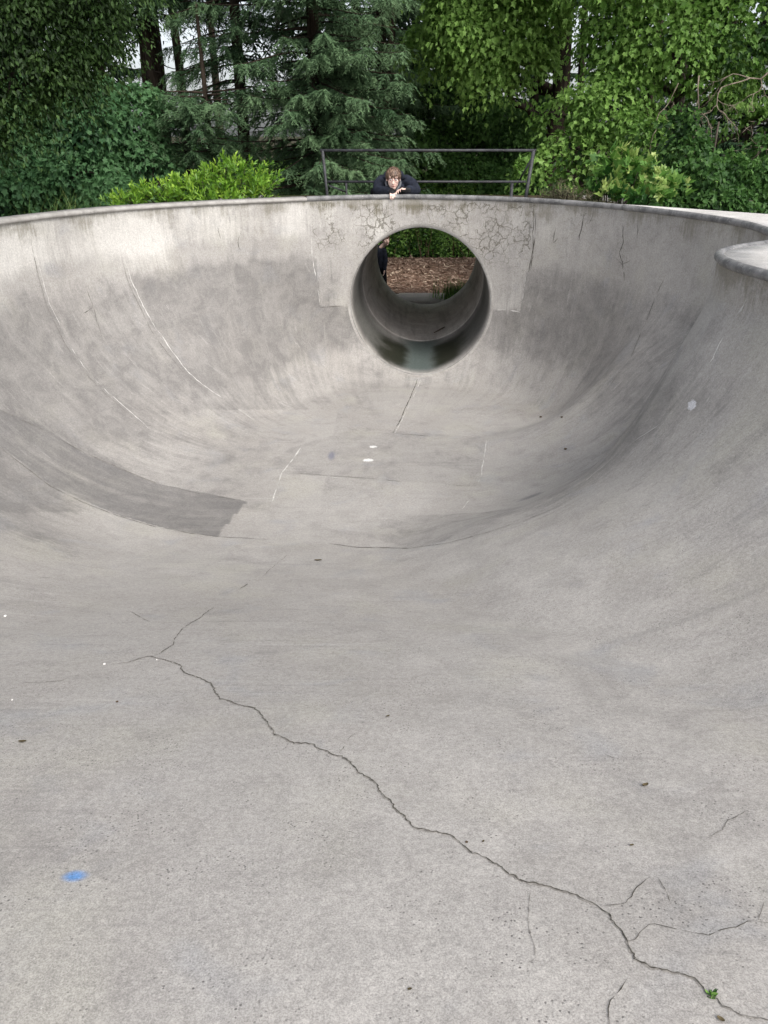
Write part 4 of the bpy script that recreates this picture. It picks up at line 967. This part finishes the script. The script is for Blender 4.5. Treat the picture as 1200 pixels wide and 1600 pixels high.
dead('dead_branch', 'thin bare twigs left of the hanging twigs', W(1060, 130, 16.6), (-.1, -.1, -1), 1.2, 2, .010, 1.2)

# ------------------------------------------------------------------ railing
rail_m = coping_mat('railing_paint', (.022, .022, .026), (.055, .056, .062), (.15, .13, .12))
rail = thing('railing', (.6, 12, -.35), 'dark grey tube railing standing behind the far rim above the tunnel', 'railing')
def rp(name, pts, r, m=rail_m): mb = MB(); mb.tube(pts, r, 12); return mb.build(name, m, rail)
TL, TR = W(504, 235, 12.0), W(834, 235, 12.0); BL, BR = W(511.5, 306, 12.0), W(822, 306, 12.0)
ext = lambda t_, b_, k: tuple(np.array(t_) + (np.array(b_) - np.array(t_))*k)
rp('top_rail', [ext(TR, TL, 1.012), ext(TL, TR, 1.012)], .018)
ML, MR = W(512, 284, 12.0), W(822, 284, 12.0); rp('mid_rail', [ML, MR], .016)
rp('post', [TL, ext(TL, BL, 1.9)], .020); rp('post', [TR, ext(TR, BR, 1.9)], .025)
a = W(541, 286, 12.35); rp('back_post', [a, (a[0], a[1], -.55)], .016); a = W(800, 286, 12.3); rp('back_post', [a, (a[0], a[1], -.55)], .024)
rp('brace', [W(832, 245, 12.05), W(806, 292, 12.3)], .012); rp('brace', [W(514, 290, 12.02), W(541, 300, 12.35)], .012)

# ------------------------------------------------------------------ people
def capsule_mesh(parts):
    """parts: (p0, r0, p1, r1) tapered capsules, or ('e', centre, radii, rotx) ellipsoids"""
    bm = bmesh.new()
    for p in parts:
        if p[0] == 'e':
            _, c, r, rx = p[:4]; m = Matrix.Translation(c) @ Matrix.Rotation(rx, 4, 'X') @ (Matrix.Rotation(p[4], 4, 'Z') if len(p) > 4 else Matrix()) @ Matrix.Diagonal((*r, 1))
            bmesh.ops.create_uvsphere(bm, u_segments=20, v_segments=14, radius=1, matrix=m); continue
        a, r0, b, r1 = p; a = Vector(a); b = Vector(b)
        for c, r in ((a, r0), (b, r1)): bmesh.ops.create_uvsphere(bm, u_segments=14, v_segments=10, radius=r, matrix=Matrix.Translation(c))
        d = b - a
        if d.length > 1e-4:
            m = Matrix.Translation((a+b)/2) @ d.to_track_quat('Z', 'Y').to_matrix().to_4x4()
            bmesh.ops.create_cone(bm, cap_ends=True, segments=14, radius1=r0, radius2=r1, depth=d.length, matrix=m)
    me = bpy.data.meshes.new('tmp'); bm.to_mesh(me); bm.free(); return me
def fused(name, parts, voxel, mat, parent, smooth=4, fac=.5):
    me = capsule_mesh(parts); tmp = bpy.data.objects.new('tmp', me); C.objects.link(tmp)
    r = tmp.modifiers.new('r', 'REMESH'); r.mode = 'VOXEL'; r.voxel_size = voxel; r.use_smooth_shade = True
    s_ = tmp.modifiers.new('s', 'SMOOTH'); s_.iterations = smooth; s_.factor = fac
    dg = bpy.context.evaluated_depsgraph_get(); m2 = bpy.data.meshes.new_from_object(tmp.evaluated_get(dg)); m2.name = name
    bpy.data.objects.remove(tmp); bpy.data.meshes.remove(me); m2.materials.clear()
    for p in m2.polygons: p.use_smooth = True
    return link(name, m2, mat, parent)
SKIN = simple('skin', (.78, .55, .47), .08, 20, .55, .35, bump=.05)
NAVY = simple('jacket_cloth', (.018, .021, .032), .35, 14, .85, .15, bump=.5, bs=22, bd=.02)
BLACK = simple('trouser_cloth', (.012, .012, .016), .3, 20, .9, .1, bump=.4, bs=30, bd=.01)
GREYH = simple('hood_lining', (.15, .155, .17), .3, 30, .9, .1)
GLOVE = simple('glove_black', (.012, .012, .014), .3, 30, .6, .3)
HAIRM = leaf_mat('brown_hair', (.035, .020, .014), (.115, .068, .046), (.30, .20, .14), .45, 0.0, .4)
HAIRD = leaf_mat('dark_hair', (.03, .016, .011), (.07, .038, .026), (.13, .08, .05), .45, 0.0, .4)
SHOE = simple('shoe_rubber', (.03, .03, .032), .3, 20, .6, .3)
EYEW = simple('eye_white', (.7, .68, .66), .05, 20, .3, .5); EYED = simple('iris_brown', (.03, .02, .015), .2, 40, .3, .5)
LIP = simple('lip', (.46, .17, .14), .1, 30, .5, .4); FRAME = simple('glasses_frame', (.10, .025, .02), .3, 30, .35, .5)
BROW = simple('eyebrow_hair', (.07, .04, .028), .2, 60, .8, .1)
def head_parts(c, sc, M):
    """ellipsoids of a head about c, facing -y before M"""
    def T(p): return tuple(Vector(c) + M @ (Vector(p)*sc))
    rx = M.to_euler().x; rz = M.to_euler().z
    def E(p, r): return ('e', T(p), tuple(q*sc for q in r), rx, rz)
    return [E((0, .012, .022), (.073, .088, .080)), E((0, -.030, -.035), (.060, .060, .075)), E((0, -.048, -.085), (.036, .036, .028)),
            (T((0, -.082, .010)), .009*sc, T((0, -.104, -.030)), .0145*sc), (T((.014, -.092, -.034)), .008*sc, T((-.014, -.092, -.034)), .008*sc),
            E((.036, -.055, -.022), (.026, .026, .022)), E((-.036, -.055, -.022), (.026, .026, .022)),
            (T((-.040, -.070, .028)), .012*sc, T((.040, -.070, .028)), .012*sc),
            (T((-.016, -.086, -.062)), .008*sc, T((.016, -.086, -.062)), .008*sc),
            E((.075, .008, -.008), (.010, .020, .030)), E((-.075, .008, -.008), (.010, .020, .030))], T
def face(body, T, sc, glasses):
    for s_ in (-1, 1):
        m = capsule_mesh([('e', T((s_*.031, -.076, .006)), (.0135*sc, .011*sc, .0075*sc), 0)]); e = link('eye', m, EYEW, body)
        m = capsule_mesh([('e', T((s_*.031, -.0865, .005)), (.006*sc, .0035*sc, .006*sc), 0)]); link('iris', m, EYED, e)
        m = capsule_mesh([(T((s_*.018, -.087, .028)), .0036*sc, T((s_*.046, -.079, .030)), .0030*sc)]); link('eyebrow', m, BROW, body)
    m = capsule_mesh([(T((-.021, -.088, -.060)), .0035*sc, T((0, -.095, -.0625)), .0046*sc), (T((0, -.095, -.0625)), .0046*sc, T((.021, -.088, -.060)), .0035*sc)]); link('lips', m, LIP, body)
    if glasses:
        mb = MB()
        for s_ in (-1, 1):
            a = np.linspace(0, 2*np.pi, 25); P = [T((s_*.034 + .025*np.sign(math.cos(q))*abs(math.cos(q))**.6, -.100 + .006*abs(math.cos(q)), .003 + .017*np.sign(math.sin(q))*abs(math.sin(q))**.6)) for q in a]
            mb.tube(P, .0017*sc, 6); mb.tube([T((s_*.059, -.094, .010)), T((s_*.074, -.05, .010)), T((s_*.078, .005, .004))], .002*sc, 5)
        mb.tube([T((-.009, -.101, .008)), T((.009, -.101, .008))], .002*sc, 5); mb.build('glasses', FRAME, body)
def hair(body, T, sc, mat, n=1500, fringe=.062):
    cap = capsule_mesh([('e', T((0, .020, .034)), (.083*sc, .090*sc, .082*sc), 0)]); bm = bmesh.new(); bm.from_mesh(cap)
    bm.free(); Ps = []; mb = MB()
    for k in range(n):
        a = rng.uniform(0, 2*np.pi); el = rng.uniform(.0, 1.0)
        el = math.asin(el); r = np.array([math.cos(el)*math.cos(a), math.cos(el)*math.sin(a), math.sin(el)])
        if r[1] < -.55 and r[2] < .35: continue
        crown = np.array([.0, .25, .97]); tang = r - crown; tang -= r*np.dot(tang, r); tang = unit(tang)
        fr = r[1] < -.1
        L = (.045 if not fr else .06)*rng.uniform(.8, 1.3); P = []
        st = 6; q = r.copy()
        for i in range(st):
            u = i/(st-1); p = np.array([0, .018, .030]) + q*np.array([.080, .090, .082])*(1.0 + .10*math.sin(u*2.6) + .11*rng.random()*(1-.4*u))
            P.append(T(tuple(p))); q = unit(q + tang*(L/st/.085)); tang = unit(tang - q*np.dot(tang, q) + rng.normal(0, .06, 3))
        P = np.array(P); tn = rng.uniform(.1, .95)
        wv = np.array([.0030, .0040, .0040, .0034, .0022, .0006])*sc; nrm = unit(P - np.array(T((0, .018, .03)))); tg = unit(np.gradient(P, axis=0)); sdv = unit(np.cross(tg, nrm))
        V = np.vstack([P + sdv*wv[:, None], P - sdv*wv[:, None]]); i = np.arange(st-1); mb.add(V, [np.stack([i, i+1, i+1+st, i+st], -1)], tn)
    h = mb.build('hair', mat, body)
    bpy.data.meshes.remove(cap)
    cap2 = capsule_mesh([('e', T((0, .024, .040)), (.0775*sc, .084*sc, .079*sc), 0)]); at = cap2.attributes.new('tone', 'FLOAT', 'POINT'); at.data.foreach_set('value', np.full(len(cap2.vertices), .4, np.float32))
    for v in list(cap2.vertices): pass
    link('hair_base', cap2, mat, h)
def hand(wr, pd, pn, sd, sc, curls, spread=.16, thumb=1):
    """palm from wrist point wr along pd (pointing), pn palm normal, sd side; returns capsules"""
    wr = Vector(wr); pd = Vector(pd).normalized(); pn = Vector(pn).normalized(); sd = Vector(sd).normalized(); out = []
    pe = wr + pd*.085*sc
    for k in range(4):
        o = (k - 1.5)*.019*sc; out.append((tuple(wr + sd*o*.7 + pd*.012*sc), .0135*sc, tuple(pe + sd*o), .0115*sc))
        d = (pd + sd*(k-1.5)*spread).normalized(); p = pe + sd*o; L = [.040, .047, .043, .032][k]*sc; r = .0090*sc
        ang = 0
        for j, f in enumerate((1, .62, .48)):
            ang += curls[k]*(.5, .9, .7)[j]; dj = (d*math.cos(ang) + pn*math.sin(ang)); q = p + dj*L*f
            out.append((tuple(p), r*(1-.07*j), tuple(q), r*(.90-.07*j))); p = q
    t0 = wr + pd*.025*sc - sd*.022*sc*thumb; t1 = t0 - sd*thumb*.030*sc + pd*.028*sc + pn*.012*sc; t2 = t1 + pd*.034*sc + pn*.010*sc - sd*thumb*.006*sc
    out += [(tuple(t0), .0130*sc, tuple(t1), .0105*sc), (tuple(t1), .0100*sc, tuple(t2), .0080*sc)]
    return out
def leaning_boy():
    root = thing('person', (.2, 12.3, -.36), 'person in dark jacket and glasses leaning on folded arms on the rim above the tunnel', 'person')
    hc = W(614.5, 278.5, 11.56); sc = 1.16; M = Matrix.Rotation(R(14), 3, 'X') @ Matrix.Rotation(R(0), 3, 'Z')
    M = Matrix.Rotation(R(13), 3, 'X')
    hp, T = head_parts(hc, sc, M)
    neckT = (hc[0] + .01, hc[1] + .10, hc[2] - .06)
    shL, shR = (hc[0] - .15, 11.83, .165), (hc[0] + .185, 11.83, .165)
    elL, elR = (W(585, 295, 11.70)[0] + .045, 11.66, .06), (W(655, 295, 11.70)[0] - .045, 11.66, .06)
    wrL = (hc[0] - .025, 11.475, .055); wrR = (hc[0] + .17, 11.49, .075)
    # image-left hand hangs over the coping, the other rests beside it
    hL = hand(wrL, (.10, -.62, -.22), (0, -.25, -1), (1, .1, 0), .92, (1.0, 1.05, 1.15, 1.2), .12, -1)
    hR = hand(wrR, (-.75, -.42, .10), (-.15, -.25, -1), (.45, -.75, .3), .92, (.7, .8, .9, 1.1), .14, -1)
    pel = (.22, 12.28, .05); ch = (hc[0] + .03, 12.0, .12)
    kL, kR = (-.10, 12.06, -.16), (.40, 11.98, -.18); aL, aR = (-.02, 12.62, -.22), (.45, 12.62, -.22)
    body = hp + [(neckT, .052, (hc[0] + .02, 11.86, .15), .062), (shL, .055, shR, .055), (ch, .12, pel, .115), ((hc[0]+.02, 11.86, .13), .10, ch, .12),
        (shL, .052, elL, .040), (elL, .038, wrL, .026), (shR, .052, elR, .040), (elR, .038, wrR, .026),
        ((pel[0]-.09, pel[1], pel[2]), .085, kL, .058), (kL, .055, aL, .036), ((pel[0]+.09, pel[1], pel[2]), .085, kR, .058), (kR, .055, aR, .036),
        (aL, .036, (aL[0], aL[1]+.13, aL[2]-.05), .028), (aR, .036, (aR[0], aR[1]+.13, aR[2]-.05), .028)] + hL + hR
    b = fused('body', body, .0042, SKIN, root, 3, .45)
    face(b, T, sc, True); hair(b, T, sc, HAIRM, 1500)
    k = 1.0
    jl = (elL[0] + (wrL[0]-elL[0])*.86, elL[1] + (wrL[1]-elL[1])*.86, elL[2] + (wrL[2]-elL[2])*.86); jr = tuple(elR[i] + (wrR[i]-elR[i])*.86 for i in range(3))
    mL = tuple((shL[i]+elL[i])/2 + (-.012, 0, .015)[i] for i in range(3)); mR = tuple((shR[i]+elR[i])/2 + (.012, 0, .015)[i] for i in range(3))
    jk = [(shL, .086, mL, .080), (mL, .080, elL, .068), (elL, .067, jl, .047), (shR, .086, mR, .080), (mR, .080, elR, .068), (elR, .067, jr, .047), (shL, .082, shR, .082),
          ((hc[0]+.02, 11.86, .10), .13, ch, .145), (ch, .145, pel, .14), ((hc[0]-.06, 11.78, .07), .07, (hc[0]+.10, 11.78, .07), .07)]
    for f in (.25, .5, .75):      # sleeve folds
        for (a_, b_) in ((shL, elL), (elL, jl), (shR, elR), (elR, jr)):
            p = [a_[i] + (b_[i]-a_[i])*f for i in range(3)]; jk.append(('e', (p[0], p[1] - .004, p[2] + .006), (.074 - .02*(a_ in (elL, elR)), .060, .074 - .02*(a_ in (elL, elR))), .5))
    jacket = fused('jacket', jk, .009, NAVY, root, 3, .4)
    mb = MB(); a = np.linspace(R(20), R(-200), 18); P = [(hc[0] + .012 + .112*math.cos(q), 11.80 + .05*math.sin(q) - .10*(math.cos(q)**2)*.6, .165 - .115*abs(math.cos(q))**2.2 + .05*(math.sin(q) < -.2)*0) for q in a]
    # open collar: light lining showing at both sides of the face
    for s_ in (-1, 1):
        P = [(hc[0] + s_*.086, 11.66, hc[2] - .015), (hc[0] + s_*.100, 11.63, hc[2] - .06), (hc[0] + s_*.085, 11.60, hc[2] - .105), (hc[0] + s_*.05, 11.58, hc[2] - .14), (hc[0] + s_*.02, 11.575, hc[2] - .155)]
        mb = MB(); mb.tube(P, [.012, .017, .017, .015, .010], 8); mb.build('collar_lining', GREYH, jacket)
    P = [(hc[0] - .125, 11.74, .20), (hc[0] - .09, 11.85, .255), (hc[0] + .01, 11.90, .275), (hc[0] + .11, 11.85, .255), (hc[0] + .145, 11.74, .20)]
    mb = MB(); mb.tube(P, [.028, .04, .045, .04, .028], 10); mb.build('hood', NAVY, jacket)
    fused('trousers', [((pel[0]-.09, pel[1], pel[2]), .108, kL, .078), (kL, .076, aL, .052), ((pel[0]+.09, pel[1], pel[2]), .108, kR, .078), (kR, .076, aR, .052), ((pel[0]-.07, pel[1], pel[2]), .12, (pel[0]+.07, pel[1], pel[2]), .12),
        (W(583, 300, 12.0), .045, (-.10, 12.1, -.12), .07)], .012, BLACK, root)
    for (w_, dL) in ((wrL, (.10, -.62, -.22)), (wrR, (-.75, -.42, .10))):
        d = Vector(dL).normalized(); p0 = Vector(w_) - d*.03; p1 = Vector(w_) + d*.058
        fused('glove', [(tuple(p0), .036, tuple(p1), .032), (tuple(p0 + Vector((.012, 0, 0))), .034, tuple(p1 + Vector((.014, 0, 0))), .028), (tuple(p0 - Vector((.012, 0, 0))), .034, tuple(p1 - Vector((.014, 0, 0))), .028)], .005, GLOVE, root)
    for a_ in (aL, aR): fused('shoe', [(a_, .05, (a_[0], a_[1]+.14, a_[2]-.06), .042)], .008, SHOE, root)
leaning_boy()
def standing_child():
    x, y, z = -.03, 16.95, -2.295
    root = thing('person', (x, y, z), 'person in dark clothes standing beyond the tunnel, half hidden by its left side', 'person')
    hc = W(602.5, 374.5, y - .03); sc = .98; M = Matrix.Rotation(R(25), 3, 'Z'); hp, T = head_parts(hc, sc, M)
    shz = hc[2] - .21; bx = x - .085; hipz = z + .58
    sL, sR = (bx - .12, y + .02, shz), (bx + .11, y - .02, shz - .01)
    eL, eR = (bx - .17, y + .03, shz - .22), (bx + .145, y - .05, shz - .20); wL, wR = (bx - .15, y - .03, shz - .40), (bx + .13, y - .12, shz - .36)
    kL, kR = (x - .07, y, z + .31), (x + .03, y - .03, z + .31); aL, aR = (x - .06, y + .02, z + .055), (x + .05, y + .01, z + .055)
    hands = hand(wL, (0, -.1, -1), (1, 0, 0), (0, 1, 0), .8, (.35, .4, .45, .5)) + hand(wR, (-.1, -.25, -1), (-1, 0, 0), (0, 1, 0), .8, (.35, .4, .45, .5))
    body = hp + [((hc[0] - .012, hc[1] + .015, hc[2] - .08), .043, (bx + .01, y, shz + .02), .050), (sL, .045, sR, .045), ((bx, y, shz - .05), .085, (bx + .02, y, hipz), .085),
        (sL, .040, eL, .032), (eL, .031, wL, .022), (sR, .040, eR, .032), (eR, .031, wR, .022), ((bx - .04, y, hipz), .070, kL, .048), (kL, .046, aL, .030), ((bx + .07, y, hipz), .070, kR, .048), (kR, .046, aR, .030)] + hands
    b = fused('body', body, .005, SKIN, root, 3, .45); face(b, T, sc, False); hair(b, T, sc, HAIRD, 900)
    j = fused('jacket', [(sL, .062, eL, .052), (eL, .050, wL, .038), (sR, .062, eR, .052), (eR, .050, wR, .038), (sL, .065, sR, .065), ((bx, y, shz - .05), .115, (bx + .01, y, hipz - .02), .115), ((hc[0] - .03, hc[1] + .05, hc[2] - .09), .05, (bx, y+.02, shz+.02), .07)], .009, NAVY, root)
    fused('trousers', [((bx - .04, y, hipz), .088, kL, .064), (kL, .062, aL, .046), ((bx + .07, y, hipz), .088, kR, .064), (kR, .062, aR, .046)], .009, BLACK, root)
    for a_ in (aL, aR): fused('shoe', [((a_[0], a_[1] + .03, z + .035), .036, (a_[0] + .01, a_[1] - .11, z + .03), .03)], .006, SHOE, root)
standing_child()

# ------------------------------------------------------------------ small things lying on the concrete
LEAFB = simple('dry_leaf', (.10, .08, .045), .4, 60, .8, .1); TWIG = simple('twig_bark', (.09, .065, .045), .4, 60, .9, .1); PEB = simple('pebble_grey', (.30, .28, .26), .3, 60, .8, .2); WHT = simple('white_chip', (.75, .73, .70), .1, 60, .7, .2)
def dleaf(px, py, L, ang, label, mat=LEAFB, curl=.35):
    p, nn = unproj(px, py, .003); d = np.array([math.cos(ang), math.sin(ang), 0]); d = unit(d - nn*np.dot(d, nn)); s_ = np.cross(nn, d)
    m = 9; u = np.linspace(-1, 1, m); wd = .30*L*np.sqrt(np.clip(1 - np.abs(u)**1.7, 0, 1)); V = []
    for k in (-1, 0, 1): V.append(p + d*(u*L/2)[:, None] + s_*(k*wd)[:, None] + nn*(curl*L*.3*(abs(k)*.8 + .5*u*u))[:, None])
    V = np.vstack(V); i = np.arange(m-1); F = np.vstack([np.stack([r*m+i, r*m+i+1, (r+1)*m+i+1, (r+1)*m+i], -1) for r in (0, 1)])
    o = link('fallen_leaf', mesh_np('fallen_leaf', V, [F], True), mat); tag(o, label, 'leaf', 'fallen leaves on the concrete')
dleaf(1008, 1229, .022, .5, 'curled olive leaf lying alone right of the main crack', LEAFB, .8)
dleaf(35, 1160, .026, .1, 'small dry leaf lying near the left edge')
dleaf(497, 876, .055, .1, 'dark oval leaf lying below the curved slab joint')
dleaf(606, 1120, .016, .8, 'tiny dark leaf lying above the main crack')
dleaf(1126, 1594, .016, -.8, 'small dry leaf lying at the bottom right edge')
dleaf(987, 1322, .012, .3, 'tiny brown leaf lying above the branching of the crack')
dleaf(640, 1587-40, .010, .3, 'tiny brown leaf lying at the bottom centre')
dleaf(755, 1316, .010, 1, 'tiny dark leaf lying just above the main crack')
def pebble(px, py, r, label, mat=PEB, name='pebble', cat='pebble'):
    p, nn = unproj(px, py, r*.35); bm = bmesh.new(); bmesh.ops.create_icosphere(bm, subdivisions=2, radius=r)
    for v in bm.verts: v.co *= 1 + random.uniform(-.16, .16); v.co.z *= .6
    me = bpy.data.meshes.new(name); bm.to_mesh(me); bm.free(); me.transform(Matrix.Translation(p))
    for q in me.polygons: q.use_smooth = True
    tag(link(name, me, mat), label, cat, 'pebbles and grit on the concrete')
pebble(163, 1038, .006, 'white pebble at the left end of the crack', WHT); pebble(245, 1031, .0035, 'white grit beside the fork of the crack', WHT)
pebble(8, 963, .008, 'white chip lying at the left edge', WHT); pebble(19, 1094, .0035, 'tiny white grit near the left edge', WHT)
pebble(183, 1097, .005, 'dark grit below the left end of the crack', TWIG); pebble(845, 652, .016, 'dark grit on the right of the bowl floor', TWIG)
pebble(878, 652, .014, 'dark grit farther right on the bowl floor', TWIG); pebble(884, 702, .016, 'dark grit low on the right transition', TWIG); pebble(729, 1316, .004, 'small grey pebble above the main crack', TWIG)
for (a, b, lab) in [((682, 519), (695, 512), 'dark twig lying on the tunnel floor'), ]:
    # on the tunnel floor, traced to the pipe wall
    def tp(q):
        r = ray(*q); lo = np.linspace(11.6, 16, 3000); X = r[0]/r[1]*lo; Z = EYE + r[2]/r[1]*lo; f = np.hypot(X - paxis(lo), Z - PZ) - PR
        k = np.where((f[1:] > 0) & (f[:-1] <= 0))[0]; k = k[0] if len(k) else 1500; return np.array([X[k], lo[k], Z[k] + .012])
    p, q = tp(a), tp(b); mb = MB(); mid_ = (p+q)/2 + np.array([0, 0, .004]); mb.tube([p - (q-p)*.3, mid_ + np.array([.01, .02, 0]), q], [.008, .01, .006], 6); tag(mb.build('twig', TWIG), lab, 'twig')
# weed sprouting from the crack
p, nn = unproj(1113, 1556, 0); wd_ = thing('weed', tuple(p), 'small green weed sprouting from the crack near the bottom right corner', 'weed'); cb = MB(); m = 26
a = rng.uniform(0, 6.28, m); D = np.stack([np.cos(a)*.8, np.sin(a)*.8, rng.uniform(.25, 1.2, m)], -1)
leaves(cb, np.array(p) + rng.normal(0, .002, (m, 3)), D, np.tile([0, 0, 1.], (m, 1)) + rng.normal(0, .3, (m, 3)), rng.uniform(.010, .017, m), rng.random(m), LANCE_T); cb.build('leaves', L_IVY, wd_, smooth=False)
mb = MB(); mb.tube([np.array(p) - [0, 0, .004], np.array(p) + [0, 0, .006]], .0012, 5); mb.build('stem', L_IVY, wd_)
